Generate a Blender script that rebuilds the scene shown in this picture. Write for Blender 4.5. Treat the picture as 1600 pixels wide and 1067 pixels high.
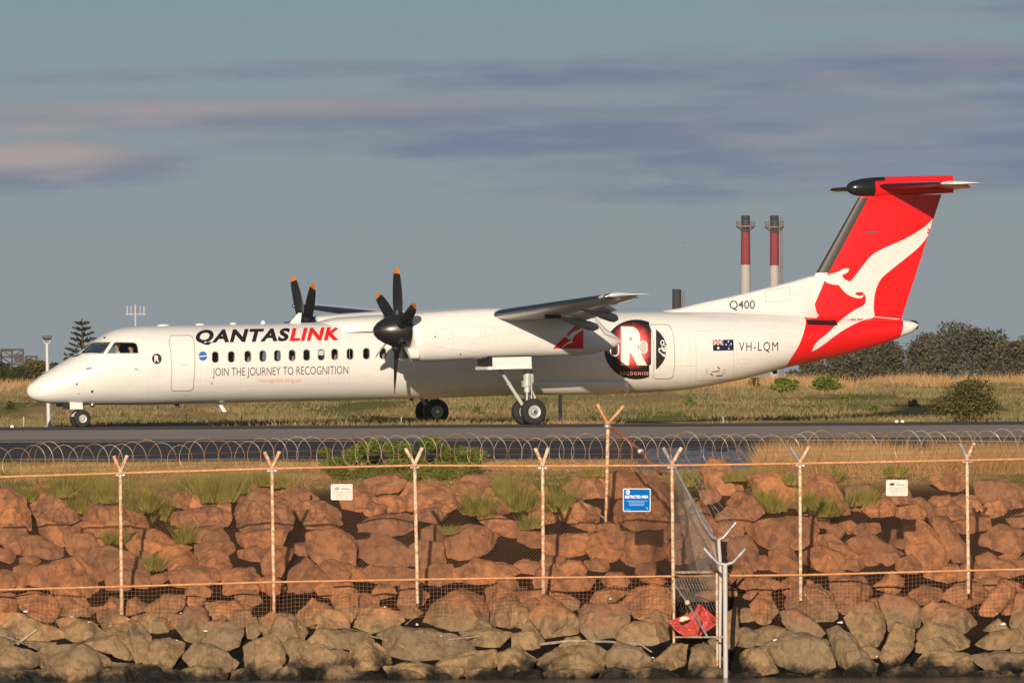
import bpy, bmesh, math, random
import numpy as np
from mathutils import Vector, Matrix, noise
from mathutils.bvhtree import BVHTree
for o in list(bpy.data.objects): bpy.data.objects.remove(o, do_unlink=True)
scene = bpy.context.scene
COL = scene.collection
R = math.radians
# ------------------------------------------------------------------ camera
F = 14400.0; HOR = 607.0; CAMZ = 1.19; ROLL = R(-0.32)
cam = bpy.data.cameras.new('camera'); camo = bpy.data.objects.new('camera', cam); COL.objects.link(camo)
cam.sensor_width = 36; cam.lens = 36*F/1600.0; cam.clip_start = 1; cam.clip_end = 30000
PITCH = math.atan((HOR-533.5)/F)
MCAM = Matrix.Translation((0, 0, CAMZ)) @ Matrix.Rotation(math.pi/2+PITCH, 4, 'X') @ Matrix.Rotation(ROLL, 4, 'Z')
camo.matrix_world = MCAM; scene.camera = camo
scene.render.resolution_x = 1024; scene.render.resolution_y = 682
# ------------------------------------------------------------------ light
SUN_EL = 14.5; SUN_AZ = 5.5      # light travels towards +Y, a little to the right, sun behind the viewer
wrd = bpy.data.worlds.new('World'); scene.world = wrd; wrd.use_nodes = True
sun = bpy.data.lights.new('sun', 'SUN'); sun.energy = 5.0; sun.angle = R(0.5); sun.color = (1.0, 0.84, 0.66)
suno = bpy.data.objects.new('sun', sun); COL.objects.link(suno)
sd = Vector((math.sin(R(SUN_AZ))*math.cos(R(SUN_EL)), math.cos(R(SUN_AZ))*math.cos(R(SUN_EL)), -math.sin(R(SUN_EL))))
suno.rotation_euler = sd.to_track_quat('-Z', 'Y').to_euler(); suno.location = (0, -50, 60)
vs = scene.view_settings
vs.view_transform = 'Standard'; vs.look = 'None'; vs.exposure = 0.08; vs.gamma = 1.0; vs.use_curve_mapping = False

class NB:
    """tiny helper for math node chains"""
    def __init__(s, nt): s.nt = nt
    def m(s, op, *a, clamp=False):
        n = s.nt.nodes.new('ShaderNodeMath'); n.operation = op; n.use_clamp = clamp
        for i, v in enumerate(a):
            if isinstance(v, (int, float)): n.inputs[i].default_value = v
            else: s.nt.links.new(v, n.inputs[i])
        return n.outputs[0]
    def mix(s, f, a, b):
        n = s.nt.nodes.new('ShaderNodeMix'); n.data_type = 'RGBA'
        for i, v in ((0, f), (6, a), (7, b)):
            if isinstance(v, tuple): n.inputs[i].default_value = (*v[:3], 1)
            elif isinstance(v, (int, float)): n.inputs[i].default_value = v
            else: s.nt.links.new(v, n.inputs[i])
        return n.outputs[2]
    def noise(s, vec, scale, detail=4, rough=0.55, dist=0.0):
        n = s.nt.nodes.new('ShaderNodeTexNoise'); n.inputs['Scale'].default_value = scale
        n.inputs['Detail'].default_value = detail; n.inputs['Roughness'].default_value = rough
        n.inputs['Distortion'].default_value = dist
        if vec is not None: s.nt.links.new(vec, n.inputs['Vector'])
        return n.outputs['Fac']
    def comb(s, x, y, z=0.0):
        n = s.nt.nodes.new('ShaderNodeCombineXYZ')
        for i, v in enumerate((x, y, z)):
            if isinstance(v, (int, float)): n.inputs[i].default_value = v
            else: s.nt.links.new(v, n.inputs[i])
        return n.outputs[0]
    def sep(s, v):
        n = s.nt.nodes.new('ShaderNodeSeparateXYZ'); s.nt.links.new(v, n.inputs[0]); return n.outputs
    def smooth(s, v, a, b):
        n = s.nt.nodes.new('ShaderNodeMapRange'); n.interpolation_type = 'SMOOTHSTEP'
        s.nt.links.new(v, n.inputs[0]); n.inputs[1].default_value = a; n.inputs[2].default_value = b
        return n.outputs[0]

def build_world():
    nt = wrd.node_tree; nt.nodes.clear(); b = NB(nt)
    out = nt.nodes.new('ShaderNodeOutputWorld'); bg = nt.nodes.new('ShaderNodeBackground'); bg.inputs[1].default_value = 0.05
    nt.links.new(bg.outputs[0], out.inputs[0])
    sky = nt.nodes.new('ShaderNodeTexSky'); sky.sky_type = 'NISHITA'; sky.sun_disc = False
    sky.sun_elevation = R(SUN_EL); sky.sun_rotation = R(180+SUN_AZ)
    sky.air_density = 1.0; sky.dust_density = 1.6; sky.ozone_density = 1.5
    tc = nt.nodes.new('ShaderNodeTexCoord'); g = b.sep(tc.outputs['Generated'])
    az = b.m('ARCTAN2', g[0], g[1]); el = b.m('ARCSINE', g[2])
    # X,Y: degrees-like units = photo pixels / 100 right of and above the level line
    X = b.m('MULTIPLY', az, F/100); Y = b.m('MULTIPLY', el, F/100)
    Y = b.m('SUBTRACT', Y, b.m('MULTIPLY', b.m('MINIMUM', b.m('MAXIMUM', X, -20.0), 20.0), 0.004))
    vec = b.comb(b.m('MULTIPLY', X, 0.16), b.m('MULTIPLY', Y, 0.75))
    n1 = b.noise(vec, 1.3, 7, 0.6, 0.4)
    vec2 = b.comb(b.m('MULTIPLY', X, 0.75), b.m('MULTIPLY', Y, 3.4), 3.7)
    n2 = b.noise(vec2, 1.0, 8, 0.66, 0.3)
    n = b.m('ADD', b.m('MULTIPLY', b.m('SUBTRACT', n1, 0.5), 1.5), b.m('MULTIPLY', b.m('SUBTRACT', n2, 0.5), 0.9))
    # cloud streaks: centre x, centre height, half length, half height, tilt, weight  (hundreds of photo pixels)
    streaks = [(6.0, 4.95, 8.0, 0.42, 0.02, 1.05), (-5.5, 4.95, 6.5, 0.16, 0.02, .7), (-2.2, 5.02, 5.0, 0.2, 0.01, .7),
               (-3.5, 4.30, 9.5, 0.38, 0.0, .95), (5.5, 4.15, 7.5, 0.55, 0.01, 1.1), (6.0, 3.5, 6.5, 0.5, 0.0, 1.0),
               (-7.0, 3.55, 2.2, 0.42, 0.0, 1.15), (1.5, 3.85, 7.0, 0.35, 0.0, .9), (3.0, 3.05, 3.5, 0.22, 0.0, .75),
               (8.0, 5.85, 4.0, 0.28, .03, .7), (14, 4.2, 5, .7, 0, 1.), (-14, 4.6, 5, .5, 0, .9)]
    dens = None
    for (cx, cy, hl, hh, t, w) in streaks:
        dx = b.m('DIVIDE', b.m('SUBTRACT', X, cx), hl)
        dy = b.m('DIVIDE', b.m('SUBTRACT', b.m('SUBTRACT', Y, cy), b.m('MULTIPLY', b.m('SUBTRACT', X, cx), t)), hh)
        r2 = b.m('ADD', b.m('MULTIPLY', dx, dx), b.m('MULTIPLY', dy, dy))
        v = b.m('MULTIPLY', b.m('EXPONENT', b.m('MULTIPLY', r2, -1.0)), w)
        dens = v if dens is None else b.m('MAXIMUM', dens, v)
    # the rest of the sky carries the same kind of broken streaks
    far = b.m('MULTIPLY', b.smooth(Y, 6.0, 9.0), b.m('MULTIPLY', b.smooth(b.noise(b.comb(b.m('MULTIPLY', X, .03), b.m('MULTIPLY', Y, .1), 9), 1.0, 5, .55), 0.42, 0.65), 1.0))
    dens = b.m('MAXIMUM', dens, b.m('MULTIPLY', far, 0.9))
    dens = b.m('ADD', dens, b.m('MULTIPLY', n, 0.85))
    dn = b.smooth(dens, 0.22, 0.85)
    # lit (pinkish) upper sides against blue-lilac undersides
    up = b.noise(b.comb(b.m('MULTIPLY', X, 0.22), b.m('MULTIPLY', Y, 1.5), 1.3), 1.0, 4, .5)
    pl = b.m('MULTIPLY', b.smooth(b.m('MULTIPLY', X, -1.0), 0.0, 8.0), 0.55)
    lit = b.m('MULTIPLY', b.smooth(up, 0.46, 0.68), b.m('ADD', 0.35, pl), clamp=True)
    def blob(cx, cy, hl, hh):
        dx = b.m('DIVIDE', b.m('SUBTRACT', X, cx), hl); dy = b.m('DIVIDE', b.m('SUBTRACT', Y, cy), hh)
        return b.m('EXPONENT', b.m('MULTIPLY', b.m('ADD', b.m('MULTIPLY', dx, dx), b.m('MULTIPLY', dy, dy)), -1.0))
    lit = b.m('MAXIMUM', lit, b.m('MULTIPLY', blob(-7.5, 3.72, 1.6, .27), 1.25))
    lit = b.m('MAXIMUM', lit, b.m('MULTIPLY', blob(-4.5, 4.45, 4.5, .2), .7))
    under = b.smooth(b.noise(b.comb(b.m('MULTIPLY', X, 0.2), b.m('MULTIPLY', Y, 2.0), 5.3), 1.0, 4, .5), .42, .62)
    cl = b.mix(under, SKYC['cloud_a'], SKYC['cloud_b'])
    cl = b.mix(lit, cl, SKYC['cloud_lit'])
    # clear air: the physical sky, greyed by the low veil that covers this horizon
    veil = b.mix(b.smooth(Y, 0.5, 7.0), SKYC['low'], SKYC['high'])
    base = b.mix(SKYC['veil'], sky.outputs[0], veil)
    fin = b.mix(b.m('MULTIPLY', dn, 0.9), base, cl)
    zen = b.smooth(el, 0.09, 0.38)
    fin = b.mix(b.m('MULTIPLY', zen, 0.9), fin, sky.outputs[0])
    nt.links.new(fin, bg.inputs[0])
SKYC = dict(cloud_a=(2.9, 3.8, 5.6), cloud_b=(4.1, 4.75, 6.2), cloud_lit=(7.6, 6.3, 6.0), low=(5.2, 6.05, 6.6), high=(4.15, 6.0, 7.2), veil=0.9)
build_world()

# ------------------------------------------------------------------ helpers
def ray(px, py):
    d = MCAM.to_3x3() @ Vector(((px-800)/F, -(py-533.5)/F, -1)); return Vector((0, 0, CAMZ)), d
def P(px, py, Y):
    """world point on the sight line of a photo position at distance Y"""
    o, d = ray(px, py); return o + d*(Y/d.y)
BASE = {}
def tag(o, label=None, cat=None, group=None, kind=None):
    if label: o['label'] = label
    if cat: o['category'] = cat
    if group: o['group'] = group
    if kind: o['kind'] = kind
    return o
def empty(name, loc, label, cat, group=None, mat=None):
    o = bpy.data.objects.new(name, None); COL.objects.link(o); o.empty_display_size = 0.2
    if mat is not None: o.matrix_world = mat; BASE[o.name] = Vector((0, 0, 0))
    else: o.location = loc; BASE[o.name] = Vector(loc)
    return tag(o, label, cat, group)
def mkmesh(name, V, Fc, mats, midx=None, smooth=False):
    me = bpy.data.meshes.new(name); me.from_pydata([tuple(v) for v in V], [], Fc)
    for m in (mats if isinstance(mats, (list, tuple)) else [mats]): me.materials.append(m)
    if midx: me.polygons.foreach_set('material_index', midx)
    if smooth: me.polygons.foreach_set('use_smooth', [True]*len(me.polygons))
    me.update(); return me
def link(name, me, parent=None, loc=None):
    o = bpy.data.objects.new(name, me); COL.objects.link(o)
    if parent is not None:
        o.parent = parent; BASE[o.name] = BASE.get(parent.name, Vector())
    if loc is not None: o.location = loc
    return o
def frame_of(d):
    d = Vector(d).normalized(); a = Vector((0, 0, 1)) if abs(d.z) < 0.9 else Vector((1, 0, 0))
    u = d.cross(a).normalized(); return d, u, d.cross(u)
class MB:
    def __init__(s): s.V = []; s.F = []; s.M = []; s.mi = 0
    def add(s, V, Fc):
        n = len(s.V); s.V += [Vector(v) for v in V]; s.F += [tuple(i+n for i in f) for f in Fc]; s.M += [s.mi]*len(Fc); return s
    def box(s, c, size, rot=None):
        V = []
        for x in (-.5, .5):
            for y in (-.5, .5):
                for z in (-.5, .5):
                    v = Vector((x*size[0], y*size[1], z*size[2]))
                    if rot is not None: v = rot @ v
                    V.append(Vector(c)+v)
        return s.add(V, [(0, 1, 3, 2), (4, 6, 7, 5), (0, 4, 5, 1), (2, 3, 7, 6), (0, 2, 6, 4), (1, 5, 7, 3)])
    def hull8(s, pts): return s.add(pts, [(0, 1, 3, 2), (4, 6, 7, 5), (0, 4, 5, 1), (2, 3, 7, 6), (0, 2, 6, 4), (1, 5, 7, 3)])
    def tube(s, pts, r, n=8, cap=True, flat=1.0):
        pts = [Vector(p) for p in pts]; k = len(pts); rr = r if isinstance(r, (list, tuple)) else [r]*k
        V = []; _, u, w = frame_of(pts[1]-pts[0])
        for i, p in enumerate(pts):
            t = (pts[min(i+1, k-1)]-pts[max(i-1, 0)]).normalized()
            u = (u - t*u.dot(t)).normalized(); w = t.cross(u)
            for j in range(n):
                a = 2*math.pi*j/n; V.append(p+(u*math.cos(a)+w*math.sin(a)*flat)*rr[i])
        Fc = [(i*n+j, i*n+(j+1) % n, (i+1)*n+(j+1) % n, (i+1)*n+j) for i in range(k-1) for j in range(n)]
        if cap: Fc += [tuple(range(n))[::-1], tuple(range((k-1)*n, k*n))]
        return s.add(V, Fc)
    def lathe(s, c, axis, prof, n=24):
        """prof: list of (distance along axis, radius)"""
        d, u, w = frame_of(axis); V = []; Fc = []; c = Vector(c)
        for (a, r) in prof:
            for j in range(n):
                t = 2*math.pi*j/n; V.append(c+d*a+(u*math.cos(t)+w*math.sin(t))*max(r, 1e-4))
        for i in range(len(prof)-1):
            for j in range(n): Fc.append((i*n+j, i*n+(j+1) % n, (i+1)*n+(j+1) % n, (i+1)*n+j))
        return s.add(V, Fc)
    def sphere(s, c, r, n=10, m=7):
        rx, ry, rz = r if isinstance(r, (tuple, list)) else (r, r, r)
        V = []; Fc = []
        for i in range(m+1):
            ph = math.pi*i/m
            for j in range(n):
                t = 2*math.pi*j/n; V.append(Vector(c)+Vector((rx*math.sin(ph)*math.cos(t), ry*math.sin(ph)*math.sin(t), rz*math.cos(ph))))
        for i in range(m):
            for j in range(n): Fc.append((i*n+j, (i+1)*n+j, (i+1)*n+(j+1) % n, i*n+(j+1) % n))
        return s.add(V, Fc)
    def prism(s, poly, off):
        n = len(poly); off = Vector(off); V = [Vector(p) for p in poly]+[Vector(p)+off for p in poly]
        return s.add(V, [tuple(range(n))[::-1], tuple(range(n, 2*n))]+[(i, (i+1) % n, n+(i+1) % n, n+i) for i in range(n)])
    def build(s, name, mats, parent=None, smooth=False, base=None, fixn=True):
        b = BASE.get(parent.name, Vector()) if parent is not None else (Vector(base) if base is not None else Vector())
        me = mkmesh(name, [v-b for v in s.V], s.F, mats, s.M, smooth)
        if fixn:
            bm = bmesh.new(); bm.from_mesh(me); bmesh.ops.recalc_face_normals(bm, faces=bm.faces); bm.to_mesh(me); bm.free()
        o = link(name, me, parent)
        if parent is None: o.location = b; BASE[o.name] = b
        if smooth:
            try: me.shade_smooth(); me.set_sharp_from_angle(angle=R(38))
            except Exception: pass
        return o

# ------------------------------------------------------------------ materials
MATS = {}
def mat(name, col, rough=0.6, metal=0.0, spec=0.5, var=0.0, vscale=3.0, col2=None, bump=0.0, bscale=20.0, coat=0.0, coords='Object', stretch=(1, 1, 1), detail=5, lo=.35, hi=.65):
    m = bpy.data.materials.new(name); m.use_nodes = True; nt = m.node_tree; p = nt.nodes['Principled BSDF']; b = NB(nt)
    p.inputs['Base Color'].default_value = (*col, 1); p.inputs['Roughness'].default_value = rough
    p.inputs['Metallic'].default_value = metal; p.inputs['Specular IOR Level'].default_value = spec
    p.inputs['Coat Weight'].default_value = coat; p.inputs['Coat Roughness'].default_value = 0.08
    tc = nt.nodes.new('ShaderNodeTexCoord'); mp = nt.nodes.new('ShaderNodeMapping'); mp.inputs['Scale'].default_value = stretch
    nt.links.new(tc.outputs[coords], mp.inputs[0]); vec = mp.outputs[0]
    if var or col2:
        f = b.smooth(b.noise(vec, vscale, detail, .6), lo, hi)
        c2 = col2 if col2 else tuple(c*(1-var) for c in col)
        c1 = b.mix(f, col, c2)
        if var and col2:
            f2 = b.noise(vec, vscale*4.3, 4, .6); c1 = b.mix(b.m('MULTIPLY', f2, var), c1, tuple(x*.35 for x in col))
        nt.links.new(c1, p.inputs['Base Color'])
        r = b.m('ADD', rough-.06, b.m('MULTIPLY', f, 0.12), clamp=True); nt.links.new(r, p.inputs['Roughness'])
    if bump:
        bn = nt.nodes.new('ShaderNodeBump'); bn.inputs['Strength'].default_value = bump; bn.inputs['Distance'].default_value = 0.05
        nt.links.new(b.noise(vec, bscale, 6, .65), bn.inputs['Height']); nt.links.new(bn.outputs[0], p.inputs['Normal'])
    MATS[name] = m; return m
# ------------------------------------------------------------------ ground, road, water
PROF = [(150, -7.5), (166, -4.9), (168.6, -4.35), (172, -3.15), (175.5, -1.75), (178, -0.92), (179.6, -0.56), (183, -.43), (190, -0.294), (204, 0), (300, 0), (304, 0.01),
        (322, .04), (330, .16), (345, .5), (372, .98), (405, 1.22), (450, 1.33), (600, 1.2), (900, 0.9), (2000, 0.6), (9000, 0.3), (24000, 0.2)]
def zp(y):
    if y <= PROF[0][0]: return PROF[0][1]
    for (a, za), (b, zb) in zip(PROF, PROF[1:]):
        if y <= b: return za+(zb-za)*(y-a)/(b-a)
    return PROF[-1][1]
def hit_ground(px, py, lift=0.0, lo=150, hi=9000):
    o, d = ray(px, py); y = lo
    while y < hi:
        p = o+d*(y/d.y)
        if p.z <= zp(y)+lift:
            a = y-1; b = y
            for _ in range(20):
                m = (a+b)/2; p = o+d*(m/d.y)
                if p.z <= zp(m)+lift: b = m
                else: a = m
            return o+d*(b/d.y)
        y += 1
    return None
# ground sheet
def ground():
    ys = [150, 158, 163]+[166+i*.5 for i in range(30)]+[181, 183, 186, 190, 195, 200, 204, 215, 240, 280, 300]
    ys += [302+i*2 for i in range(60)]+[430+i*15 for i in range(20)]+[760, 900, 1200, 1600, 2000, 3000, 5000, 9000, 16000, 24000]
    xs = [-9000, -4000, -1500, -600, -200, -100, -60]+[-45+i for i in range(91)]+[60, 100, 200, 600, 1500, 4000, 9000]
    V = []; Fc = []
    for y in ys:
        for x in xs:
            z = zp(y)
            if 306 < y < 700 and abs(x) < 300: z += 0.13*noise.noise(Vector((x*.12, y*.05, 3)))+.05*noise.noise(Vector((x*.5, y*.2, 8)))
            if 179 < y < 189: z += .05*noise.noise(Vector((x*.7, y*.7, 1)))
            V.append((x, y, z))
    n = len(xs)
    for i in range(len(ys)-1):
        for j in range(n-1): Fc.append((i*n+j, i*n+j+1, (i+1)*n+j+1, (i+1)*n+j))
    m = bpy.data.materials.new('ground'); m.use_nodes = True; nt = m.node_tree; p = nt.nodes['Principled BSDF']; b = NB(nt)
    p.inputs['Roughness'].default_value = 1; p.inputs['Specular IOR Level'].default_value = .1
    tc = nt.nodes.new('ShaderNodeTexCoord'); g = b.sep(tc.outputs['Object'])
    v1 = b.comb(b.m('MULTIPLY', g[0], .22), b.m('MULTIPLY', g[1], .035)); v2 = b.comb(b.m('MULTIPLY', g[0], 1.6), b.m('MULTIPLY', g[1], .3), 4.0)
    straw = b.mix(b.noise(v2, 1, 5, .65), (.48, .31, .13), (.30, .20, .08))
    green = b.mix(b.noise(v2, 2, 4, .6), (.13, .15, .035), (.22, .19, .05))
    grass = b.mix(b.smooth(b.noise(v1, 1, 5, .6), .43, .58), straw, green)
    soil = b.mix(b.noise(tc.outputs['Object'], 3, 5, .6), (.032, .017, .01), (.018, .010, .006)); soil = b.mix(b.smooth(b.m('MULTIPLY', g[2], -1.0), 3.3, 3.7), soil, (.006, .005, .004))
    col = b.mix(b.smooth(g[1], 178.0, 179.6), soil, grass)
    nt.links.new(col, p.inputs['Base Color'])
    bn = nt.nodes.new('ShaderNodeBump'); bn.inputs['Strength'].default_value = .6; bn.inputs['Distance'].default_value = .1
    nt.links.new(b.noise(tc.outputs['Object'], 5, 5, .7), bn.inputs['Height']); nt.links.new(bn.outputs[0], p.inputs['Normal'])
    o = link('ground', mkmesh('ground', V, Fc, m, smooth=True)); tag(o, kind='structure')
ground()
def strip(name, near, far, m, lift, parent=None, x0=-700, x1=700, kind='structure', nseg=1):
    """a sheet lying on the ground between two lines y = a + b*x"""
    V = []; Fc = []
    ts = [i/60 for i in range(61)]; xs = [x0, -300, -100]+[-60+2*i for i in range(61)]+[100, 300, x1]
    for x in xs:
        for t in ts:
            y = (near[0]+near[1]*max(-60, min(60, x)))*(1-t)+(far[0]+far[1]*max(-60, min(60, x)))*t
            V.append((x, y, zp(y)+lift))
    n = len(ts)
    for i in range(len(xs)-1):
        for j in range(n-1): Fc.append((i*n+j, (i+1)*n+j, (i+1)*n+j+1, i*n+j+1))
    o = link(name, mkmesh(name, V, Fc, m), parent); 
    if kind and parent is None: tag(o, kind=kind)
    return o
def line_from(pa, pb):
    a = hit_ground(*pa); b = hit_ground(*pb); k = (b.y-a.y)/(b.x-a.x); return (a.y-k*a.x, k)
def asphalt(name, c1, c2, rough=.8):
    m = bpy.data.materials.new(name); m.use_nodes = True; nt = m.node_tree; p = nt.nodes['Principled BSDF']; b = NB(nt)
    tc = nt.nodes.new('ShaderNodeTexCoord'); g = b.sep(tc.outputs['Object'])
    v1 = b.comb(b.m('MULTIPLY', g[0], .01), b.m('MULTIPLY', g[1], .16)); v3 = b.comb(b.m('MULTIPLY', g[0], .3), b.m('MULTIPLY', g[1], .6), 2)
    f = b.smooth(b.noise(v1, 1, 6, .6), .38, .62)
    c = b.mix(f, c1, c2); v4 = b.comb(b.m('MULTIPLY', g[0], .004), b.m('MULTIPLY', g[1], .55), 7); c = b.mix(b.m('MULTIPLY', b.smooth(b.noise(v4, 1, 3, .5), .55, .68), .45), c, tuple(x*.4 for x in c1)); c = b.mix(b.m('MULTIPLY', b.smooth(b.noise(v3, 1, 5, .6), .5, .75), .3), c, tuple(x*.55 for x in c1))
    c = b.mix(b.m('MULTIPLY', b.noise(tc.outputs['Object'], 40, 3, .6), .25), c, tuple(x*1.8 for x in c2))
    nt.links.new(c, p.inputs['Base Color']); p.inputs['Roughness'].default_value = rough; p.inputs['Specular IOR Level'].default_value = .25
    return m
L_near = line_from((0, 719.5), (1600, 719.5)); L_yel = line_from((0, 692.3), (1600, 691.6)); L_yel2 = line_from((0, 691.3), (1600, 690.7)); L_far = (301.5, 0.0)
road_m = asphalt('dark_asphalt', (.035, .030, .034), (.05, .045, .048)); run_m = asphalt('runway_asphalt', (.25, .205, .175), (.33, .27, .225)); shl_m = asphalt('shoulder_asphalt', (.05, .042, .042), (.075, .062, .06))
strip('perimeter_road', L_near, (L_yel[0]+1.5, L_yel[1]), road_m, .012)
strip('runway', (L_yel[0]+1.5, L_yel[1]), (L_far[0], 0), run_m, .012)
strip('runway_shoulder', (L_far[0]-22, 0), L_far, shl_m, .020)
strip('runway_shoulder', (L_yel[0]+1.6, L_yel[1]), (L_yel[0]+9, L_yel[1]), shl_m, .020)
strip('painted_line', L_yel, L_yel2, mat('line_yellow', (.85, .66, .36), .7, var=.3, vscale=.8), .024)
strip('painted_line', (L_near[0]-.25, L_near[1]), (L_near[0]+.35, L_near[1]), mat('line_white', (.62, .52, .42), .8, var=.45, vscale=.5), .022, x1=9.5)
# water
wm = bpy.data.materials.new('water'); wm.use_nodes = True
def water():
    nt = wm.node_tree; p = nt.nodes['Principled BSDF']; b = NB(nt)
    p.inputs['Base Color'].default_value = (.012, .014, .016, 1); p.inputs['Roughness'].default_value = .12; p.inputs['IOR'].default_value = 1.33
    tc = nt.nodes.new('ShaderNodeTexCoord'); bn = nt.nodes.new('ShaderNodeBump'); bn.inputs['Strength'].default_value = .9; bn.inputs['Distance'].default_value = .12
    nt.links.new(b.noise(tc.outputs['Object'], 2.2, 5, .6), bn.inputs['Height']); nt.links.new(bn.outputs[0], p.inputs['Normal'])
    V = [(-9000, -9000, -4.12), (9000, -9000, -4.12), (9000, 171.5, -4.12), (-9000, 171.5, -4.12)]
    o = link('water', mkmesh('water', V, [(0, 1, 2, 3)], wm)); tag(o, kind='structure')
water()

# ------------------------------------------------------------------ foliage helpers
def leaf_mesh(name, ells, n, size, m, seed, flat=.6, shell=.55, aspect=.55):
    """many small leaf faces spread through ellipsoids: ells = [(centre, (rx,ry,rz), weight)]"""
    rg = np.random.default_rng(seed); w = np.array([e[2] for e in ells], float); w /= w.sum()
    idx = rg.choice(len(ells), n, p=w); C = np.array([tuple(e[0]) for e in ells])[idx]; Rr = np.array([e[1] for e in ells])[idx]
    d = rg.normal(size=(n, 3)); d /= np.linalg.norm(d, axis=1)[:, None]
    rad = (shell+(1-shell)*rg.random(n))*(0.86+.28*rg.random(n))
    pos = C+d*Rr*rad[:, None]
    a = rg.normal(size=(n, 3)); a[:, 2] *= flat; a /= np.linalg.norm(a, axis=1)[:, None]
    bv = np.cross(a, rg.normal(size=(n, 3))); bv /= np.linalg.norm(bv, axis=1)[:, None]
    s = size*(.6+.8*rg.random(n))[:, None]
    V = np.empty((n, 4, 3)); V[:, 0] = pos-a*s; V[:, 1] = pos-bv*s*aspect; V[:, 2] = pos+a*s; V[:, 3] = pos+bv*s*aspect
    return V.reshape(-1, 3)
def quads_obj(name, V, m, parent=None, base=(0, 0, 0), k=4):
    n = len(V)//k; me = bpy.data.meshes.new(name)
    me.vertices.add(n*k); me.loops.add(n*k); me.polygons.add(n)
    b = np.array(tuple(BASE.get(parent.name, Vector())) if parent is not None else tuple(base))
    me.vertices.foreach_set('co', (V-b).astype(np.float32).ravel()); me.loops.foreach_set('vertex_index', np.arange(n*k, dtype=np.int32))
    me.polygons.foreach_set('loop_start', np.arange(0, n*k, k, dtype=np.int32)); me.polygons.foreach_set('loop_total', np.full(n, k, dtype=np.int32))
    me.materials.append(m); me.update(calc_edges=True); me.validate()
    o = link(name, me, parent)
    if parent is None: o.location = base; BASE[o.name] = Vector(base)
    return o
def leafmat(name, c1, c2, scale=1.2, trans=.25):
    m = bpy.data.materials.new(name); m.use_nodes = True; nt = m.node_tree; p = nt.nodes['Principled BSDF']; b = NB(nt)
    tc = nt.nodes.new('ShaderNodeTexCoord'); gi = nt.nodes.new('ShaderNodeNewGeometry')
    f = b.smooth(b.noise(tc.outputs['Object'], scale, 3, .6), .36, .64)
    c = b.mix(b.m('ADD', b.m('MULTIPLY', f, .55), b.m('MULTIPLY', gi.outputs['Random Per Island'], .45)), c1, c2)
    nt.links.new(c, p.inputs['Base Color']); p.inputs['Roughness'].default_value = .65; p.inputs['Specular IOR Level'].default_value = .25
    tr = nt.nodes.new('ShaderNodeBsdfTranslucent'); nt.links.new(c, tr.inputs[0]); mx = nt.nodes.new('ShaderNodeMixShader'); mx.inputs[0].default_value = trans
    nt.links.new(p.outputs[0], mx.inputs[1]); nt.links.new(tr.outputs[0], mx.inputs[2]); nt.links.new(mx.outputs[0], nt.nodes['Material Output'].inputs[0])
    return m
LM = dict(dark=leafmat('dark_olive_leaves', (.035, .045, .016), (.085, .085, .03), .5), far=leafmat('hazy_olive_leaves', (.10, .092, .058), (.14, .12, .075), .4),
          green=leafmat('bright_green_leaves', (.11, .16, .025), (.25, .28, .055), 2.5, .35), scrub=leafmat('scrub_leaves', (.07, .075, .02), (.18, .145, .05), 3),
          straw=leafmat('straw', (.62, .38, .17), (.40, .24, .10), .35, .35), tuft=leafmat('tuft_grass', (.15, .17, .03), (.46, .38, .09), 3, .4),
          mix=leafmat('field_grass', (.46, .32, .16), (.15, .165, .06), .13, .35))
bark = mat('bark', (.09, .065, .045), .9, var=.5, vscale=6)
def blades(n, xf, yf, zf, h, w, seed, lean=.35, k=3):
    rg = np.random.default_rng(seed); x, y = xf(rg, n), yf(rg, n)
    z = np.array([zf(a, b) for a, b in zip(x, y)]); base = np.stack([x, y, z], 1)
    hh = (h*(.5+.9*rg.random(n)))[:, None]; ang = rg.random(n)*2*np.pi
    side = np.stack([np.cos(ang), np.sin(ang)*.5, np.zeros(n)], 1)*w*(.6+.8*rg.random(n))[:, None]
    tip = base+np.stack([rg.normal(size=n)*lean, rg.normal(size=n)*lean, np.ones(n)], 1)*hh
    V = np.empty((n, 3, 3)); V[:, 0] = base-side; V[:, 1] = base+side; V[:, 2] = tip
    return V.reshape(-1, 3)
def tuft_blades(cs, per, rad, h, w, seed, lean=.4):
    rg = np.random.default_rng(seed); cs = np.array(cs); n = len(cs)*per
    c = np.repeat(cs, per, 0); sc = np.repeat(.6+.8*rg.random(len(cs)), per)
    off = rg.normal(size=(n, 2))*rad*sc[:, None]; base = c.copy(); base[:, :2] += off
    hh = h*sc*(.55+.7*rg.random(n)); out = off/np.maximum(rad, 1e-3)*lean*.6+rg.normal(size=(n, 2))*lean*.5
    tip = base.copy(); tip[:, :2] += out*hh[:, None]; tip[:, 2] += hh
    ang = rg.random(n)*2*np.pi; side = np.stack([np.cos(ang), np.sin(ang)*.5, np.zeros(n)], 1)*(w*(.6+.8*rg.random(n)))[:, None]
    V = np.empty((n, 3, 3)); V[:, 0] = base-side; V[:, 1] = base+side; V[:, 2] = tip
    return V.reshape(-1, 3)
rg0 = np.random.default_rng(5)
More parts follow.
